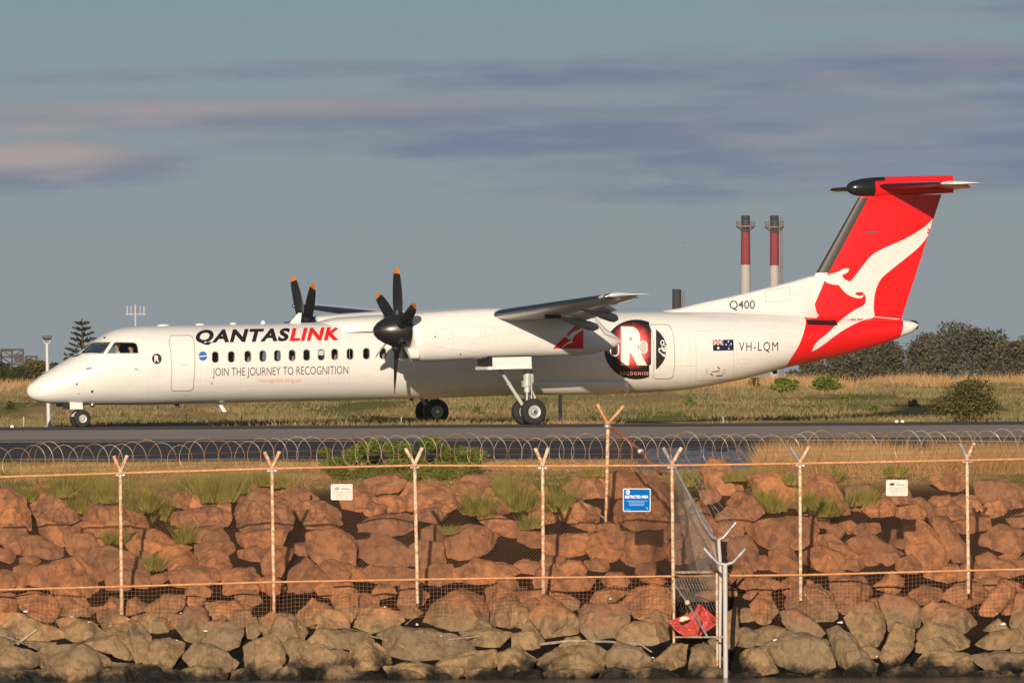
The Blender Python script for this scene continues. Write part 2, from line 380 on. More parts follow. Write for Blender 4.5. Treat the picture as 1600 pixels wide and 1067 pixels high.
# long dry grass of the airfield beyond the runway
cs = []
for i in range(9000):
    y = 303+ (rg0.random()**1.3)*150; x = (rg0.random()-.5)*y*.145
    if noise.noise(Vector((x*.3, y*.06, 5))) > -.25: cs.append((x, y, zp(y)-.03))
o = quads_obj('field_grass', tuft_blades(cs, 14, .30, .19, .022, 6, .8), LM['mix'], k=3); tag(o, kind='stuff')
cs = []
for i in range(2600):
    y = 390+rg0.random()*70; x = (rg0.random()-.5)*y*.15
    if noise.noise(Vector((x*.22, 1, 5))) > -.1: cs.append((x, y, zp(y)-.03))
o = quads_obj('tall_straw_grass', tuft_blades(cs, 16, .3, .42, .03, 9, .5), LM['straw'], k=3); tag(o, kind='stuff')
# verge between the boulders and the road
cs = []
for i in range(5200):
    y = 178.8+rg0.random()*10.5; x = (rg0.random()-.5)*y*.125
    if y > L_near[0]+L_near[1]*x-.2: continue
    cs.append((x, y, zp(y)-.02))
o = quads_obj('verge_grass', tuft_blades(cs, 14, .12, .085, .007, 7, .9), LM['straw'], k=3); tag(o, kind='stuff')
cs = []
for i in range(1500):
    px = 1190+rg0.random()*440; d = 180.5+rg0.random()*5.5; p = P(px, 700, d)
    dn = noise.noise(Vector((px*.012, 0, 2)))
    if dn < -.25 and rg0.random() < .85: continue
    if 1420 < px < 1460 and rg0.random() < .6: continue
    cs.append((p.x, d, zp(d)-.02))
o = quads_obj('dry_grass', tuft_blades(cs, 16, .08, .42, .006, 8, .45), LM['straw'], k=3); tag(o, kind='stuff')

def tree(name, label, px, py_base, py_top, half, d, lm, n=1600, size=.16, seed=0, group=None, cat='tree', trunk=True):
    base = P(px, py_base, d); base.z = min(base.z, zp(d)); sc = d/F
    if name == 'olive_tree': half *= 1.5; py_top -= 12
    H = (P(px, py_top, d).z-base.z); hw = half*sc; rnd = random.Random(seed)
    root = empty(name, base, label, cat, group)
    if trunk:
        mb = MB(); top = base+Vector((rnd.uniform(-.1, .1)*hw, 0, H*.62)); mb.tube([base-Vector((0, 0, .1)), (base+top)/2+Vector((hw*.05, 0, 0)), top], [hw*.09, hw*.07, hw*.04], 8)
        for k in range(5):
            a = rnd.uniform(0, 6.28); q = base+Vector((0, 0, H*(.25+.07*k))); e = q+Vector((math.cos(a)*hw*.6, math.sin(a)*hw*.5, H*.3)); mb.tube([q, (q+e)/2+Vector((0, 0, .05*H)), e], [hw*.04, hw*.03, hw*.015], 6)
        mb.build('trunk', bark, root, True)
    ells = []
    for k in range(11):
        a = rnd.uniform(0, 6.28); rr = rnd.uniform(0, .68)*hw; zz = rnd.uniform(.34, .84)*H; f = 1-.5*abs(zz/H-.5)
        r = hw*rnd.uniform(.28, .48)
        ells.append((base+Vector((math.cos(a)*rr*f, math.sin(a)*rr*f, zz)), (r, r*.9, min(r*.75, H*.24)), r*r))
    ells.append((base+Vector((rnd.uniform(-.2, .2)*hw, 0, H*.86)), (hw*.35, hw*.35, H*.13), hw*hw*.12))
    ells.append((base+Vector((0, 0, H*(.24 if name == 'olive_tree' else .36))), (hw*.95, hw*.6, H*(.26 if name == 'olive_tree' else .3)), hw*hw*.5))
    quads_obj('crown', leaf_mesh('crown', ells, n, size, None, seed+3), lm, root)
    return root
def far_veg():
    G = 'olive trees beyond the airfield on the right'
    for i, (px, top, half, d, lab) in enumerate([
            (1262, 572, 26, 560, 'low hazy shrub tree just under the red tail belly'), (1300, 560, 30, 540, 'low olive tree right of the red tail belly'),
            (1345, 552, 32, 555, 'rounded olive tree below the white tail cone'), (1392, 542, 36, 530, 'dark olive tree right below the tail cone tip'),
            (1440, 528, 42, 560, 'tall dark olive tree right of the tail cone'), (1490, 512, 46, 545, 'tallest rounded olive tree on the right skyline'),
            (1540, 522, 44, 535, 'broad olive tree right of the tallest one'), (1585, 545, 36, 520, 'dark olive tree near the right picture edge'), (1622, 536, 40, 550, 'olive tree cut by the right picture edge')]):
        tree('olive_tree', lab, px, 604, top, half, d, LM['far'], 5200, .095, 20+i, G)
    G = 'bushes at the far left under the refinery'
    for i, (px, top, half, d, lab) in enumerate([(2, 565, 24, 520, 'dark bush at the left picture edge below the steel frame'), (28, 572, 22, 510, 'low dark bush between the left edge and the lamp'),
            (54, 562, 26, 515, 'olive-brown bush just left of the lamp post'), (88, 566, 24, 525, 'dark bush between lamp post and aircraft nose'), (112, 556, 22, 535, 'dark bush behind the aircraft nose below the pine')]):
        tree('bush', lab, px, 609, top, half, d, LM['dark'] if i != 2 else LM['scrub'], 1800, .11, 50+i, G, 'bush')
    # norfolk pine: tiers of drooping-up branches
    d = 500; base = P(131, 607, d); base.z = zp(d); top = P(128, 498, d); root = empty('norfolk_pine', base, 'dark pine with tiered branches behind the cockpit windows', 'tree')
    mb = MB(); mb.tube([base, top], [.16, .03], 8); mb.build('trunk', bark, root, True)
    VV = []; H = top.z-base.z; rg = np.random.default_rng(3)
    for k in range(10):
        t = .16+.84*k/10; z0 = base.z+H*t; L = (1-t)*1.25+.30
        for j in range(7):
            a = 2*math.pi*j/7+k*.7+rg.random()*.3; n = 42; s = rg.random(n)**.7
            c = np.stack([base.x+(top.x-base.x)*t+np.cos(a)*L*s, base.y+np.sin(a)*L*s, z0+.34*L*s+rg.normal(size=n)*.02], 1)
            e = np.array([math.cos(a), math.sin(a), .5])*.07; f = rg.normal(size=(n, 3))*.035
            V = np.empty((n, 4, 3)); V[:, 0] = c-e; V[:, 1] = c-f; V[:, 2] = c+e; V[:, 3] = c+f; VV.append(V.reshape(-1, 3))
    quads_obj('crown', np.concatenate(VV), LM['dark'], root)
    # shrubs on the field
    def shrub(label, px, pb, pt, half, d, lm, n, size, seed, twigs=False, grp=None):
        r = tree('shrub', label, px, pb, pt, half, d, lm, n, size, seed, grp, 'shrub', twigs); return r
    shrub('large brown-green scrubby shrub at the runway edge below the right trees', 1507, 660, 592, 66, 303.6, LM['scrub'], 6500, .045, 70, True)
    shrub('low bright green shrub under the red tail, left one', 1226, 609, 590, 26, 370, LM['green'], 1500, .06, 71)
    shrub('low bright green shrub under the red tail, right one', 1292, 609, 588, 30, 372, LM['green'], 1500, .06, 72)
    for i, (px, py, h, lab) in enumerate([(745, 648, 14, 'small dark green weed clump left of the main wheels'), (1078, 633, 12, 'small green weed clump behind the corner fence post'), (1366, 645, 14, 'small green clump on the field left of the scrubby shrub'),
            (1318, 626, 10, 'small green clump in straw grass below the tail'), (1180, 607, 18, 'dark olive clump under the rear fuselage'), (16, 640, 14, 'small dark weed clump at the left edge below the nose'), (1427, 637, 12, 'small dark clump just left of the scrubby shrub')]):
        p = hit_ground(px, py, 0, 302)
        r = tree('weed_clump', lab, px, py+2, py-h, 12, p.y if p else 330, LM['scrub'] if i in (4, 5) else LM['green'], 320, .05, 90+i, None, 'weed', False)
far_veg()
# ------------------------------------------------------------------ the airliner
YAW = 21.5; NOSE = P(42, 611, 298.3)
PM = Matrix.Translation(NOSE) @ Matrix.Rotation(R(YAW), 4, 'Z') @ Matrix.Rotation(R(-1.0), 4, 'Y')   # local x aft, y starboard, z up
PMI = PM.inverted()
plane = empty('airliner', NOSE, 'white twin turboprop airliner with red tail taxiing on the runway', 'aeroplane', mat=PM)
def lray(px, py):
    o, d = ray(px, py); return PMI @ o, (PMI.to_3x3() @ d).normalized()
def A(px, py, yl=0.0):
    o, d = lray(px, py); t = (yl-o.y)/d.y; return o+d*t
def interp(xs, ys, x):
    """monotone-ish cubic through points"""
    n = len(xs)
    if x <= xs[0]: return ys[0]
    if x >= xs[-1]: return ys[-1]
    i = 0
    while xs[i+1] < x: i += 1
    def sl(k):
        if k <= 0: return (ys[1]-ys[0])/(xs[1]-xs[0])
        if k >= n-1: return (ys[-1]-ys[-2])/(xs[-1]-xs[-2])
        a = (ys[k]-ys[k-1])/(xs[k]-xs[k-1]); b = (ys[k+1]-ys[k])/(xs[k+1]-xs[k])
        return 0 if a*b <= 0 else 2*a*b/(a+b)
    h = xs[i+1]-xs[i]; t = (x-xs[i])/h; m0, m1 = sl(i)*h, sl(i+1)*h
    return (2*t**3-3*t*t+1)*ys[i]+(t**3-2*t*t+t)*m0+(-2*t**3+3*t*t)*ys[i+1]+(t**3-t*t)*m1
TOP = [(42, 610), (44, 604), (50, 598), (60, 590), (75, 580), (92, 569.5), (110, 558.5), (125, 550), (150, 531), (165, 521), (180, 515), (195, 511.8), (225, 509.5), (400, 506), (560, 501.5), (700, 497), (800, 493), (950, 487.5), (1050, 487), (1150, 488.5), (1250, 492), (1330, 495.5), (1412, 500.5), (1428, 502.5), (1433, 506)]
BOT = [(42, 612), (44, 617.5), (50, 623), (60, 627), (75, 629.8), (110, 631.5), (150, 632.5), (250, 632), (300, 630.5), (430, 627.5), (530, 625.5), (655, 622.5), (860, 615.5), (960, 614.5), (1030, 612), (1075, 608.2), (1116, 601), (1145, 595.5), (1188, 585), (1217, 577), (1260, 567), (1300, 558.5), (1375, 538), (1407, 526.5), (1428, 517), (1433, 509)]
tp = [A(px, py) for px, py in TOP]; bp = [A(px, py) for px, py in BOT]
TX, TZ = [p.x for p in tp], [p.z for p in tp]; BX, BZ = [p.x for p in bp], [p.z for p in bp]
XE = min(TX[-1], BX[-1])
WX = [0, .05, .15, .35, .7, 1.2, 1.9, 2.7, 3.6, 4.6, 5.6, 23.0, 24.5, 26, 27.5, 29, 30.2, XE-.05, XE]; WW = [.02, .13, .24, .40, .58, .76, .94, 1.08, 1.20, 1.28, 1.32, 1.32, 1.26, 1.12, .90, .60, .36, .2, .08]
def fus(x): 
    zt, zb = interp(TX, TZ, x), interp(BX, BZ, x); w = interp(WX, WW, x); return zt, zb, w
def ring(x, n=72, k=1.0, pw=2.12):
    zt, zb, w = fus(x); zc = (zt+zb)/2; h = max((zt-zb)/2, .01)-(1-k); w = w-(1-k); V = []
    for j in range(n):
        a = 2*math.pi*j/n; c, s = math.cos(a), math.sin(a); e = 2/pw
        V.append(Vector((x, math.copysign(abs(c)**e, c)*max(w, .005), zc+math.copysign(abs(s)**e, s)*max(h, .005))))
    return V
def fus_mesh(k=1.0, x0=0.0, x1=None, n=72, step=.14):
    x1 = XE if x1 is None else x1; xs = []; x = x0
    while x < x1-.02: xs.append(x); x += .03 if x < .3 else (.07 if x < 4.5 else (step*1.6 if 6 < x < 22 else step))
    xs.append(x1); V = []
    for x in xs: V += ring(x, n, k)
    Fc = [(i*n+j, (i+1)*n+j, (i+1)*n+(j+1) % n, i*n+(j+1) % n) for i in range(len(xs)-1) for j in range(n)]
    Fc += [tuple(range(n)), tuple(range((len(xs)-1)*n, len(xs)*n))[::-1]]
    return V, Fc
FV, FF = fus_mesh()
BV_F = BVHTree.FromPolygons(FV, FF)
def cast(px, py, bvs=None):
    o, d = lray(px, py); best = None
    for b in (bvs or [BV_F]):
        h = b.ray_cast(o, d, 1000)
        if h[0] is not None and (best is None or h[3] < best[3]): best = h
    return best
def S(px, py, off=0.0):
    h = cast(px, py)
    if h is None: return None
    n = h[1]; 
    if n.dot(lray(px, py)[1]) > 0: n = -n
    return h[0]+n*off

# paints
def paint(name, c, rough=.32, coat=.35, dirt=.1):
    m = mat(name, c, rough, spec=.5, coat=coat); nt = m.node_tree; b = NB(nt); p = nt.nodes['Principled BSDF']
    tc = nt.nodes.new('ShaderNodeTexCoord'); g = b.sep(tc.outputs['Object'])
    v = b.comb(b.m('MULTIPLY', g[0], .6), g[1], b.m('MULTIPLY', g[2], 2.5))
    f = b.m('MULTIPLY', b.smooth(b.noise(v, 1.5, 6, .65), .45, .8), dirt)
    nt.links.new(b.mix(f, c, tuple(x*.45 for x in c)), p.inputs['Base Color'])
    bn = nt.nodes.new('ShaderNodeBump'); bn.inputs['Strength'].default_value = .06; bn.inputs['Distance'].default_value = .02
    nt.links.new(b.noise(tc.outputs['Object'], 1.1, 3, .5), bn.inputs['Height']); nt.links.new(bn.outputs[0], p.inputs['Normal'])
    return m
white = paint('white_paint', (.74, .72, .69), dirt=.2); red = paint('red_paint', (.75, .010, .012), .3, .4, .08); blackp = paint('black_paint', (.012, .012, .014), .3, .3)
greyseam = mat('seam_grey', (.36, .33, .29), .7); seam_l = mat('faint_seam', (.58, .55, .50), .6); boot = mat('deicer_rubber', (.006, .009, .024), .38, spec=.35); blk = mat('black', (.01, .01, .011), .5)
chrome = mat('bare_metal', (.6, .6, .6), .22, 1); steel = mat('gear_grey', (.52, .54, .50), .45, .1, var=.2); dark = mat('dark_metal', (.05, .048, .045), .5)
rubber = mat('tyre_rubber', (.014, .013, .013), .75); orange = mat('blade_tip_orange', (.48, .16, .03), .5); interior = mat('cabin_lining', (.085, .085, .095), .8)
printb = mat('print_black', (.012, .012, .016), .4); printr = mat('print_red', (.72, .012, .012), .4); printg = mat('print_grey', (.10, .095, .10), .5); printw = mat('print_white', (.80, .78, .74), .4)
printp = mat('print_pale_red', (.72, .32, .28), .5); printblue = mat('print_blue', (.03, .13, .42), .4)
# white fuselage that turns red behind a swept boundary
def livery():
    m = paint('livery_paint', (.74, .72, .69), dirt=.2); nt = m.node_tree; b = NB(nt); p = nt.nodes['Principled BSDF']
    src = p.inputs['Base Color'].links[0].from_socket
    tc = nt.nodes.new('ShaderNodeTexCoord'); g = b.sep(tc.outputs['Object'])
    pts = [S(px, py) for px, py in [(1259, 500), (1257, 515), (1248, 540), (1235, 561), (1226, 573)]]
    zmin, zmax = pts[-1].z-.05, pts[0].z; fc = nt.nodes.new('ShaderNodeFloatCurve'); cv = fc.mapping.curves[0]
    x0, x1 = pts[-1].x-1, pts[0].x+1
    P2 = sorted([((q.z-zmin)/(zmax-zmin), (q.x-x0)/(x1-x0)) for q in pts])
    cv.points[0].location = (0, P2[0][1]-.02); cv.points[1].location = (1, P2[-1][1])
    for a, c in P2[:-1]:
        if a > .01: cv.points.new(a, c)
    fc.mapping.update()
    t = b.m('DIVIDE', b.m('SUBTRACT', g[2], zmin), zmax-zmin, clamp=True); nt.links.new(t, fc.inputs['Value'])
    bx = b.m('ADD', b.m('MULTIPLY', fc.outputs[0], x1-x0), x0)
    tail = S(1411, 512).x
    f = b.m('MULTIPLY', b.m('GREATER_THAN', g[0], bx), b.m('LESS_THAN', b.m('ADD', g[0], b.m('MULTIPLY', g[2], -.25)), tail-.25*S(1411, 512).z))
    nt.links.new(b.mix(f, src, (.75, .010, .012)), p.inputs['Base Color'])
    return m
livery_m = livery()

# --- windows to cut
WIN = [336.3, 361.3, 387, 410.5, 433.3, 456.3, 479, 501.8, 522.8, 546.8, 572.3, 598]+[622+23.3*i for i in range(14)]+[955, 981.5]
def wy(px): return 558-(px-336)*.0232
def rrect(cx, cy, w, h, r, n=5, sk=0.0):
    out = []
    for (sx, sy, a0) in ((1, 1, 0), (-1, 1, 90), (-1, -1, 180), (1, -1, 270)):
        for i in range(n+1):
            a = R(a0+90*i/n); x = sx*(w/2-r)+r*math.cos(a); y = sy*(h/2-r)+r*math.sin(a); out.append((cx+x+sk*y, cy+y))
    return out
WINPOLY = [rrect(c, wy(c), 9.6, 16.4, 4.2) for c in WIN]
COCK = [[(125, 552.7), (133, 545), (143.5, 536), (150, 535), (173.5, 534.2), (161.5, 552.7)], [(166.5, 552.6), (178.5, 535.3), (181, 534.6), (207, 534.9), (212.5, 536.5), (215, 541), (216.6, 552.2)]]
def cutter(poly, direc=None, depth=.35, out=.25):
    pts = [S(*q) for q in poly]; c = sum(pts, Vector())/len(pts)
    d = direc or Vector((0, 1, 0))
    return [p-d*out for p in pts], [p+d*depth for p in pts]
cut = MB(); EXTRA = []
for i, poly in enumerate(WINPOLY+COCK):
    d = Vector((0, 1, 0)) if i < len(WINPOLY) else (Vector((.55, .72, -.42)).normalized() if i == len(WINPOLY) else Vector((.05, 1, -.1)).normalized())
    a, b_ = cutter(poly, d, .3 if i < len(WINPOLY) else .32)
    n = len(a)
    tgt = cut if i < len(WINPOLY) else None
    for s in (1, -1):
        V = [Vector((v.x, v.y*s, v.z)) for v in a+b_]
        if tgt is None: tgt_ = MB(); EXTRA.append(tgt_)
        else: tgt_ = cut
        tgt_.add(V, [tuple(range(n))[::-1], tuple(range(n, 2*n))]+[(k, (k+1) % n, n+(k+1) % n, n+k) for k in range(n)])
fm = mkmesh('fuselage', FV, FF, [livery_m, interior]); fuse = link('fuselage', fm, plane); BASE['fuselage'] = Vector()
iv, iff = fus_mesh(.93, .9, 25.0, 48, .25)
tmp = []
def bool_obj(V, Fc, mats):
    me = mkmesh('cut', V, Fc, mats); bm = bmesh.new(); bm.from_mesh(me); bmesh.ops.recalc_face_normals(bm, faces=bm.faces); bm.to_mesh(me); bm.free()
    o = bpy.data.objects.new('cut', me); COL.objects.link(o); o.matrix_world = PM; tmp.append(o); return o
bm = bmesh.new(); bm.from_mesh(fm); bmesh.ops.recalc_face_normals(bm, faces=bm.faces); bm.to_mesh(fm); bm.free()
inner = bool_obj(iv, iff, [interior]); cuto = bool_obj(cut.V, cut.F, [interior])
for c in [inner, cuto]+[bool_obj(e.V, e.F, [interior]) for e in EXTRA]:
    md = fuse.modifiers.new('b', 'BOOLEAN'); md.operation = 'DIFFERENCE'; md.solver = 'EXACT'; md.object = c
    md.material_mode = 'TRANSFER' if hasattr(md, 'material_mode') else md.material_mode
dg = bpy.context.evaluated_depsgraph_get(); dg.update()
nm = bpy.data.meshes.new_from_object(fuse.evaluated_get(dg), depsgraph=dg)
fuse.modifiers.clear()
if len(nm.polygons) > 100: fuse.data = nm; nm.name = 'fuselage'
for o in tmp: bpy.data.objects.remove(o, do_unlink=True)
fuse.data.shade_smooth(); fuse.data.set_sharp_from_angle(angle=R(35))

# glass panes
glass = bpy.data.materials.new('window_glass'); glass.use_nodes = True
nt = glass.node_tree; p_ = nt.nodes['Principled BSDF']; tr = nt.nodes.new('ShaderNodeBsdfTransparent'); tr.inputs[0].default_value = (.80, .84, .88, 1)
gl = nt.nodes.new('ShaderNodeBsdfGlossy'); gl.inputs['Roughness'].default_value = .03; lw = nt.nodes.new('ShaderNodeFresnel'); lw.inputs[0].default_value = 1.55
mx = nt.nodes.new('ShaderNodeMixShader'); nt.links.new(lw.outputs[0], mx.inputs[0]); nt.links.new(tr.outputs[0], mx.inputs[1]); nt.links.new(gl.outputs[0], mx.inputs[2]); nt.links.new(mx.outputs[0], nt.nodes['Material Output'].inputs[0])

def tri2d(polys):
    """triangulated, gridded 2-d mesh from closed outlines (first big, others holes via even-odd not supported)"""
    bm = bmesh.new()
    for poly in polys:
        vs_ = [bm.verts.new((x, y, 0)) for x, y in poly]
        try: bm.faces.new(vs_)
        except Exception: pass
    bmesh.ops.triangulate(bm, faces=bm.faces[:]); return bm
def grid_cut(bm, step):
    xs = [v.co.x for v in bm.verts]; ys = [v.co.y for v in bm.verts]
    if not xs: return
    for ax, lo, hi in ((0, min(xs), max(xs)), (1, min(ys), max(ys))):
        k = lo+step
        while k < hi:
            co = Vector((k, 0, 0)) if ax == 0 else Vector((0, k, 0)); no = Vector((1, 0, 0)) if ax == 0 else Vector((0, 1, 0))
            bmesh.ops.bisect_plane(bm, geom=bm.verts[:]+bm.edges[:]+bm.faces[:], plane_co=co, plane_no=no, dist=1e-5); k += step
def drape(name, bm, m, off, bvs=None, step=5.0, parent=None, mirror=False, smooth=True):
    grid_cut(bm, step); keep = {}; V = []; Fc = []
    for v in bm.verts:
        h = cast(v.co.x, v.co.y, bvs)
        if h is None: keep[v] = None; continue
        n = h[1]; d = lray(v.co.x, v.co.y)[1]
        if n.dot(d) > 0: n = -n
        keep[v] = len(V); V.append(h[0]+n*off)
    for f in bm.faces:
        ids = [keep[v] for v in f.verts]
        if None not in ids: Fc.append(tuple(ids))
    bm.free()
    if not V: return None
    me = mkmesh(name, V, Fc, m, smooth=smooth); o = link(name, me, parent or plane); return o
def patch(name, poly, m, off=.006, bvs=None, step=5.0, parent=None): return drape(name, tri2d([poly] if not isinstance(poly[0][0], (tuple, list)) else poly), m, off, bvs, step, parent)
def outline(poly, w, closed=True):
    """thin strip polygons along a 2-d polyline"""
    out = []; n = len(poly)
    for i in range(n if closed else n-1):
        a = Vector(poly[i]); b_ = Vector(poly[(i+1) % n]); d = b_-a
        if d.length < 1e-6: continue
        d.normalize(); nn = Vector((-d.y, d.x))*w/2; e = d*w*.3
        out.append([tuple(a-e+nn), tuple(b_+e+nn), tuple(b_+e-nn), tuple(a-e-nn)])
    return out
def circ(cx, cy, rx, ry=None, n=28, a0=0, a1=360): 
    ry = rx if ry is None else ry
    return [(cx+rx*math.cos(R(a0+(a1-a0)*i/n)), cy+ry*math.sin(R(a0+(a1-a0)*i/n))) for i in range(n+(1 if a1-a0 < 360 else 0))]
def text2d(body, x0, y0, w, h, slope=0.0, shear=0.0, bold=0.0, spacing=1.0):
    """letters laid in photo coordinates: lower-left x0,y0, width w, cap height h, slope = rise per unit x"""
    cu = bpy.data.curves.new('t', 'FONT'); cu.body = body; cu.size = 1; cu.offset = bold; cu.space_character = spacing; cu.resolution_u = 4
    o = bpy.data.objects.new('t', cu); COL.objects.link(o); dg = bpy.context.evaluated_depsgraph_get(); dg.update()
    me = bpy.data.meshes.new_from_object(o.evaluated_get(dg), depsgraph=dg); bpy.data.objects.remove(o, do_unlink=True)
    bm = bmesh.new(); bm.from_mesh(me); bpy.data.meshes.remove(me)
    xs = [v.co.x for v in bm.verts]; lo, hi = min(xs), max(xs); capt = .694
    for v in bm.verts:
        tx = (v.co.x-lo)/(hi-lo)*w; ty = v.co.y/capt*h
        v.co = Vector((x0+tx+shear*ty, y0-ty+slope*tx, 0))
    bmesh.ops.triangulate(bm, faces=bm.faces[:]); return bm

# every window: a frame ring on the skin with a pane in it
for i, poly in enumerate(WINPOLY):
    c = WIN[i]
    if i in (len(WINPOLY)-1,): pass
    bm = bmesh.new(); n = len(poly); big = rrect(c, wy(c), 11.4, 18.4, 5.0)
    a = [bm.verts.new((x, y, 0)) for x, y in poly]; b_ = [bm.verts.new((x, y, 0)) for x, y in big]
    for k in range(n): bm.faces.new((a[k], a[(k+1) % n], b_[(k+1) % n], b_[k]))
    fr = drape('window_frame', bm, greyseam if i < len(WINPOLY)-2 else printw, .006, step=50)
    pts = [S(x, y, -.02) for x, y in poly]; me = mkmesh('pane', pts, [tuple(range(len(pts)))], glass); link('pane', me, fr)
    fr2 = fr.copy(); fr2.data = fr.data.copy(); COL.objects.link(fr2); fr2.parent = plane
    for v in fr2.data.vertices: v.co.y *= -1
    me2 = mkmesh('pane', [(q.x, -q.y, q.z) for q in pts], [tuple(range(len(pts)))], glass); link('pane', me2, fr2)
    if i == 7:   # half-drawn blind
        bl = [S(x, y, -.05) for x, y in rrect(c+.4, wy(c)-3.4, 8.6, 7.5, 2)]; link('window_blind', mkmesh('window_blind', bl, [tuple(range(len(bl)))], printw), fr)
    if i == len(WINPOLY)-1:
        bl = [S(x, y, -.04) for x, y in rrect(c+23.5, wy(c)-.5, 9.5, 16.5, 4)]
gaskets = []
for poly in COCK:
    bm = tri2d([poly]); o = drape('cockpit_window', bm, glass, -.03, step=4, smooth=True)
    o2 = o.copy(); o2.data = o.data.copy(); COL.objects.link(o2); o2.parent = plane
    for v in o2.data.vertices: v.co.y *= -1
    drape('cockpit_window_frame', tri2d(outline(poly, 1.1)), mat('gasket', (.5, .46, .38), .6) if 'gasket' not in MATS else MATS['gasket'], .006, step=4)
# blanked white window beside the R badge
patch('blanked_window', rrect(1005, 542.5, 10.5, 17, 4.6), mat('blank_grey', (.52, .50, .46), .5), .016)
patch('window_surround', tri2d and rrect(1005, 542.5, 13, 19.5, 5.6), printw, .012)
patch('window_surround', [outline(rrect(981.5, wy(981.5), 12.6, 19.6, 5.4), 1.8)][0], printw, .012)
patch('window_surround', [outline(rrect(960, 546, 12.6, 19.6, 5.4), 1.8)][0], printw, .012)

# --- aerofoil surfaces
def aero(t):  # half thickness (0..1 chord), max 0.5
    return 5*.1*(.2969*math.sqrt(t)-.1260*t-.3516*t*t+.2843*t**3-.1036*t**4)/.1*.5/.5*.5*2/1.0
NC = 18
def section(LE, TE, th, up, n=NC, t0=0.0, t1=1.0, camber=0.0):
    ts = [t0+(t1-t0)*.5*(1-math.cos(math.pi*i/n)) for i in range(n+1)] if t0 == 0 and t1 == 1 else [t0+(t1-t0)*(i/n)**1.5 for i in range(n+1)]
    c = TE-LE; U = []; L = []
    for t in ts:
        h = (.2969*math.sqrt(t)-.1260*t-.3516*t*t+.2843*t**3-.1015*t**4)*5*th; p = LE+c*t+up*(camber*c.length*4*t*(1-t))
        U.append(p+up*h); L.append(p-up*h)
    return U[::-1]+L[1:]
def loft(secs, m, name, parent, cap=True, smooth=True, closed=True, matf=None):
    mb = MB(); n = len(secs[0]); V = [v for s in secs for v in s]; Fc = []
    for i in range(len(secs)-1):
        for j in range(n if closed else n-1): Fc.append((i*n+j, i*n+(j+1) % n, (i+1)*n+(j+1) % n, (i+1)*n+j))
    if cap: Fc += [tuple(range(n)), tuple(range((len(secs)-1)*n, len(secs)*n))[::-1]]
    mb.add(V, Fc)
    if matf: mb.M = [matf(sum((V[k] for k in f), Vector())/len(f)) for f in Fc]
    return mb.build(name, m, parent, smooth)
def lerp(a, b_, t): return a+(b_-a)*t
UP = Vector((0, 0, 1)); SID = Vector((0, 1, 0))
